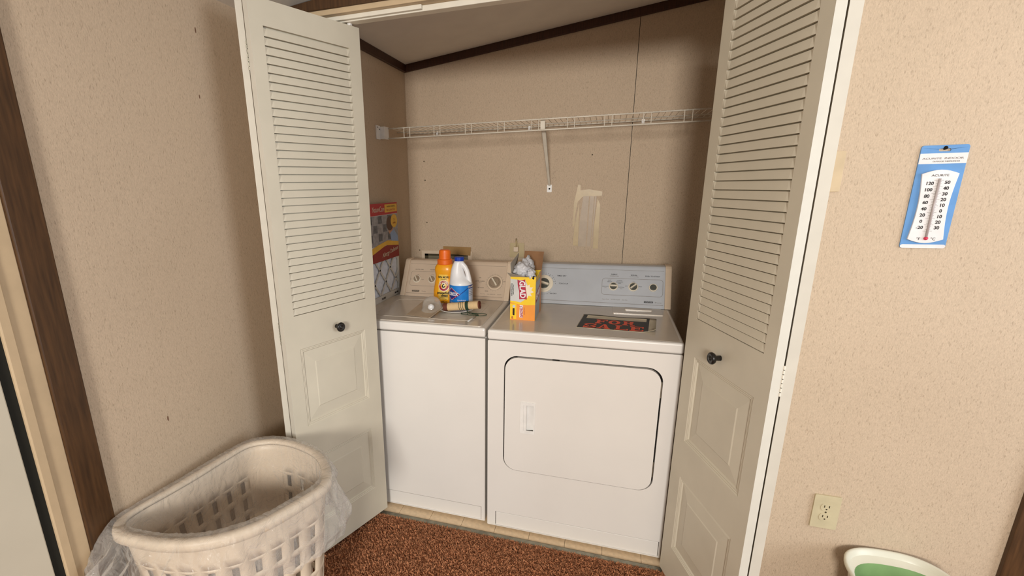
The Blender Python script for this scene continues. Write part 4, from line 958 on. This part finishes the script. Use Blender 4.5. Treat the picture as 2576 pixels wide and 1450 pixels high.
b2 = bmesh.new(); b2.from_mesh(mesh_); bmesh.ops.remove_doubles(b2, verts=b2.verts, dist=.0004); bmesh.ops.recalc_face_normals(b2, faces=b2.faces); b2.to_mesh(mesh_); b2.free()
wl = link('wall', mesh_, 'basket_white', bk, smooth=True)
md = wl.modifiers.new('t', 'SOLIDIFY'); md.thickness = .0028; md.offset = 0
rimp = [bpos(i/108, BZT-.004, .006) for i in range(108)]
rr_ = []
for i, p in enumerate(rimp):
    d_ = Vector((p.x-BC.x, p.y-BC.y, 0)).normalized()
    prof = [(-.012, -.006), (-.012, .002), (-.006, .0075), (.004, .0085), (.013, .005), (.0165, -.004), (.0165, -.020), (.0135, -.021), (.012, -.008), (-.004, -.002)]
    rr_.append([(max(p.x+d_.x*a, XW+.002), p.y+d_.y*a, p.z+b) for a, b in prof])
rr_.append(rr_[0])
MB().rings(rr_, cap=False).obj('rim', 'basket_white', bk, smooth=True)
MB().add([bpos(i/72, .004) for i in range(72)], [tuple(range(72))]).obj('bottom', 'basket_white', bk)
# crinkled clear plastic bag stretched over the basket
pbn = 240
def film_pt(i, lv_):
    s = i/pbn; base = bpos(s, BZT-.004); d_ = Vector((base.x-BC.x, base.y-BC.y, 0)).normalized()
    ang = math.atan2(d_.y, d_.x)
    nz_ = noise.noise(Vector((math.cos(ang)*3.2, math.sin(ang)*3.2, lv_*.35))); n2_ = noise.noise(Vector((math.cos(ang)*13, math.sin(ang)*13, lv_*.5))); n3_ = noise.noise(Vector((math.cos(ang)*34, math.sin(ang)*34, lv_*.9)))
    if lv_ < 0:      # inside
        z = BZT-.004+lv_*.055; p = bpos(s, max(z, .1), -.010-.006*abs(n2_)-.004*n3_); p.z = z; return p
    t = lv_
    free = min(1, t/2.0)
    wall_side = max(0, min(1, (-.70-base.x)/.06))
    off = .022+.004*n3_+free*(.012+.026*nz_+.014*n2_+.006*n3_)*(1-.85*wall_side)
    right = max(0, d_.dot(Vector((.86, .45, 0)))); left = max(0, d_.dot(Vector((-.25, -.97, 0))))
    off += free*(.030*right**5+.10*left**4)*(1+.6*n2_)
    z = BZT+.006-max(0, t-.25)*.042*(1+.18*nz_)+(.010*n2_ if t > 3 else 0)
    q = bpos(s, min(z, BZT-.004), off); q.z = z
    if t > 4: q.z = z+.03*nz_+.02*n2_
    return q
lvs = [-4.5, -3.6, -2.8, -2.1, -1.5, -1.0, -.6, -.25, -.02, .08, .2, .45, .8, 1.3, 1.8, 2.4, 3.0, 3.6, 4.2, 4.8]
fr = []
for l in lvs:
    row = []
    for i in range(pbn):
        p = film_pt(i, l)
        if -.25 <= l <= .2: p.z = BZT+.008+(.002 if l in (-.02, .08) else 0)
        row.append((max(p.x, XW+.0015), p.y, p.z))
    fr.append(row)
pb = tag(MB().rings(fr, cap=False).obj('plastic_bag', 'plastic_film', smooth=True), 'crinkled clear plastic bag draped over the laundry basket rim', 'plastic bag')
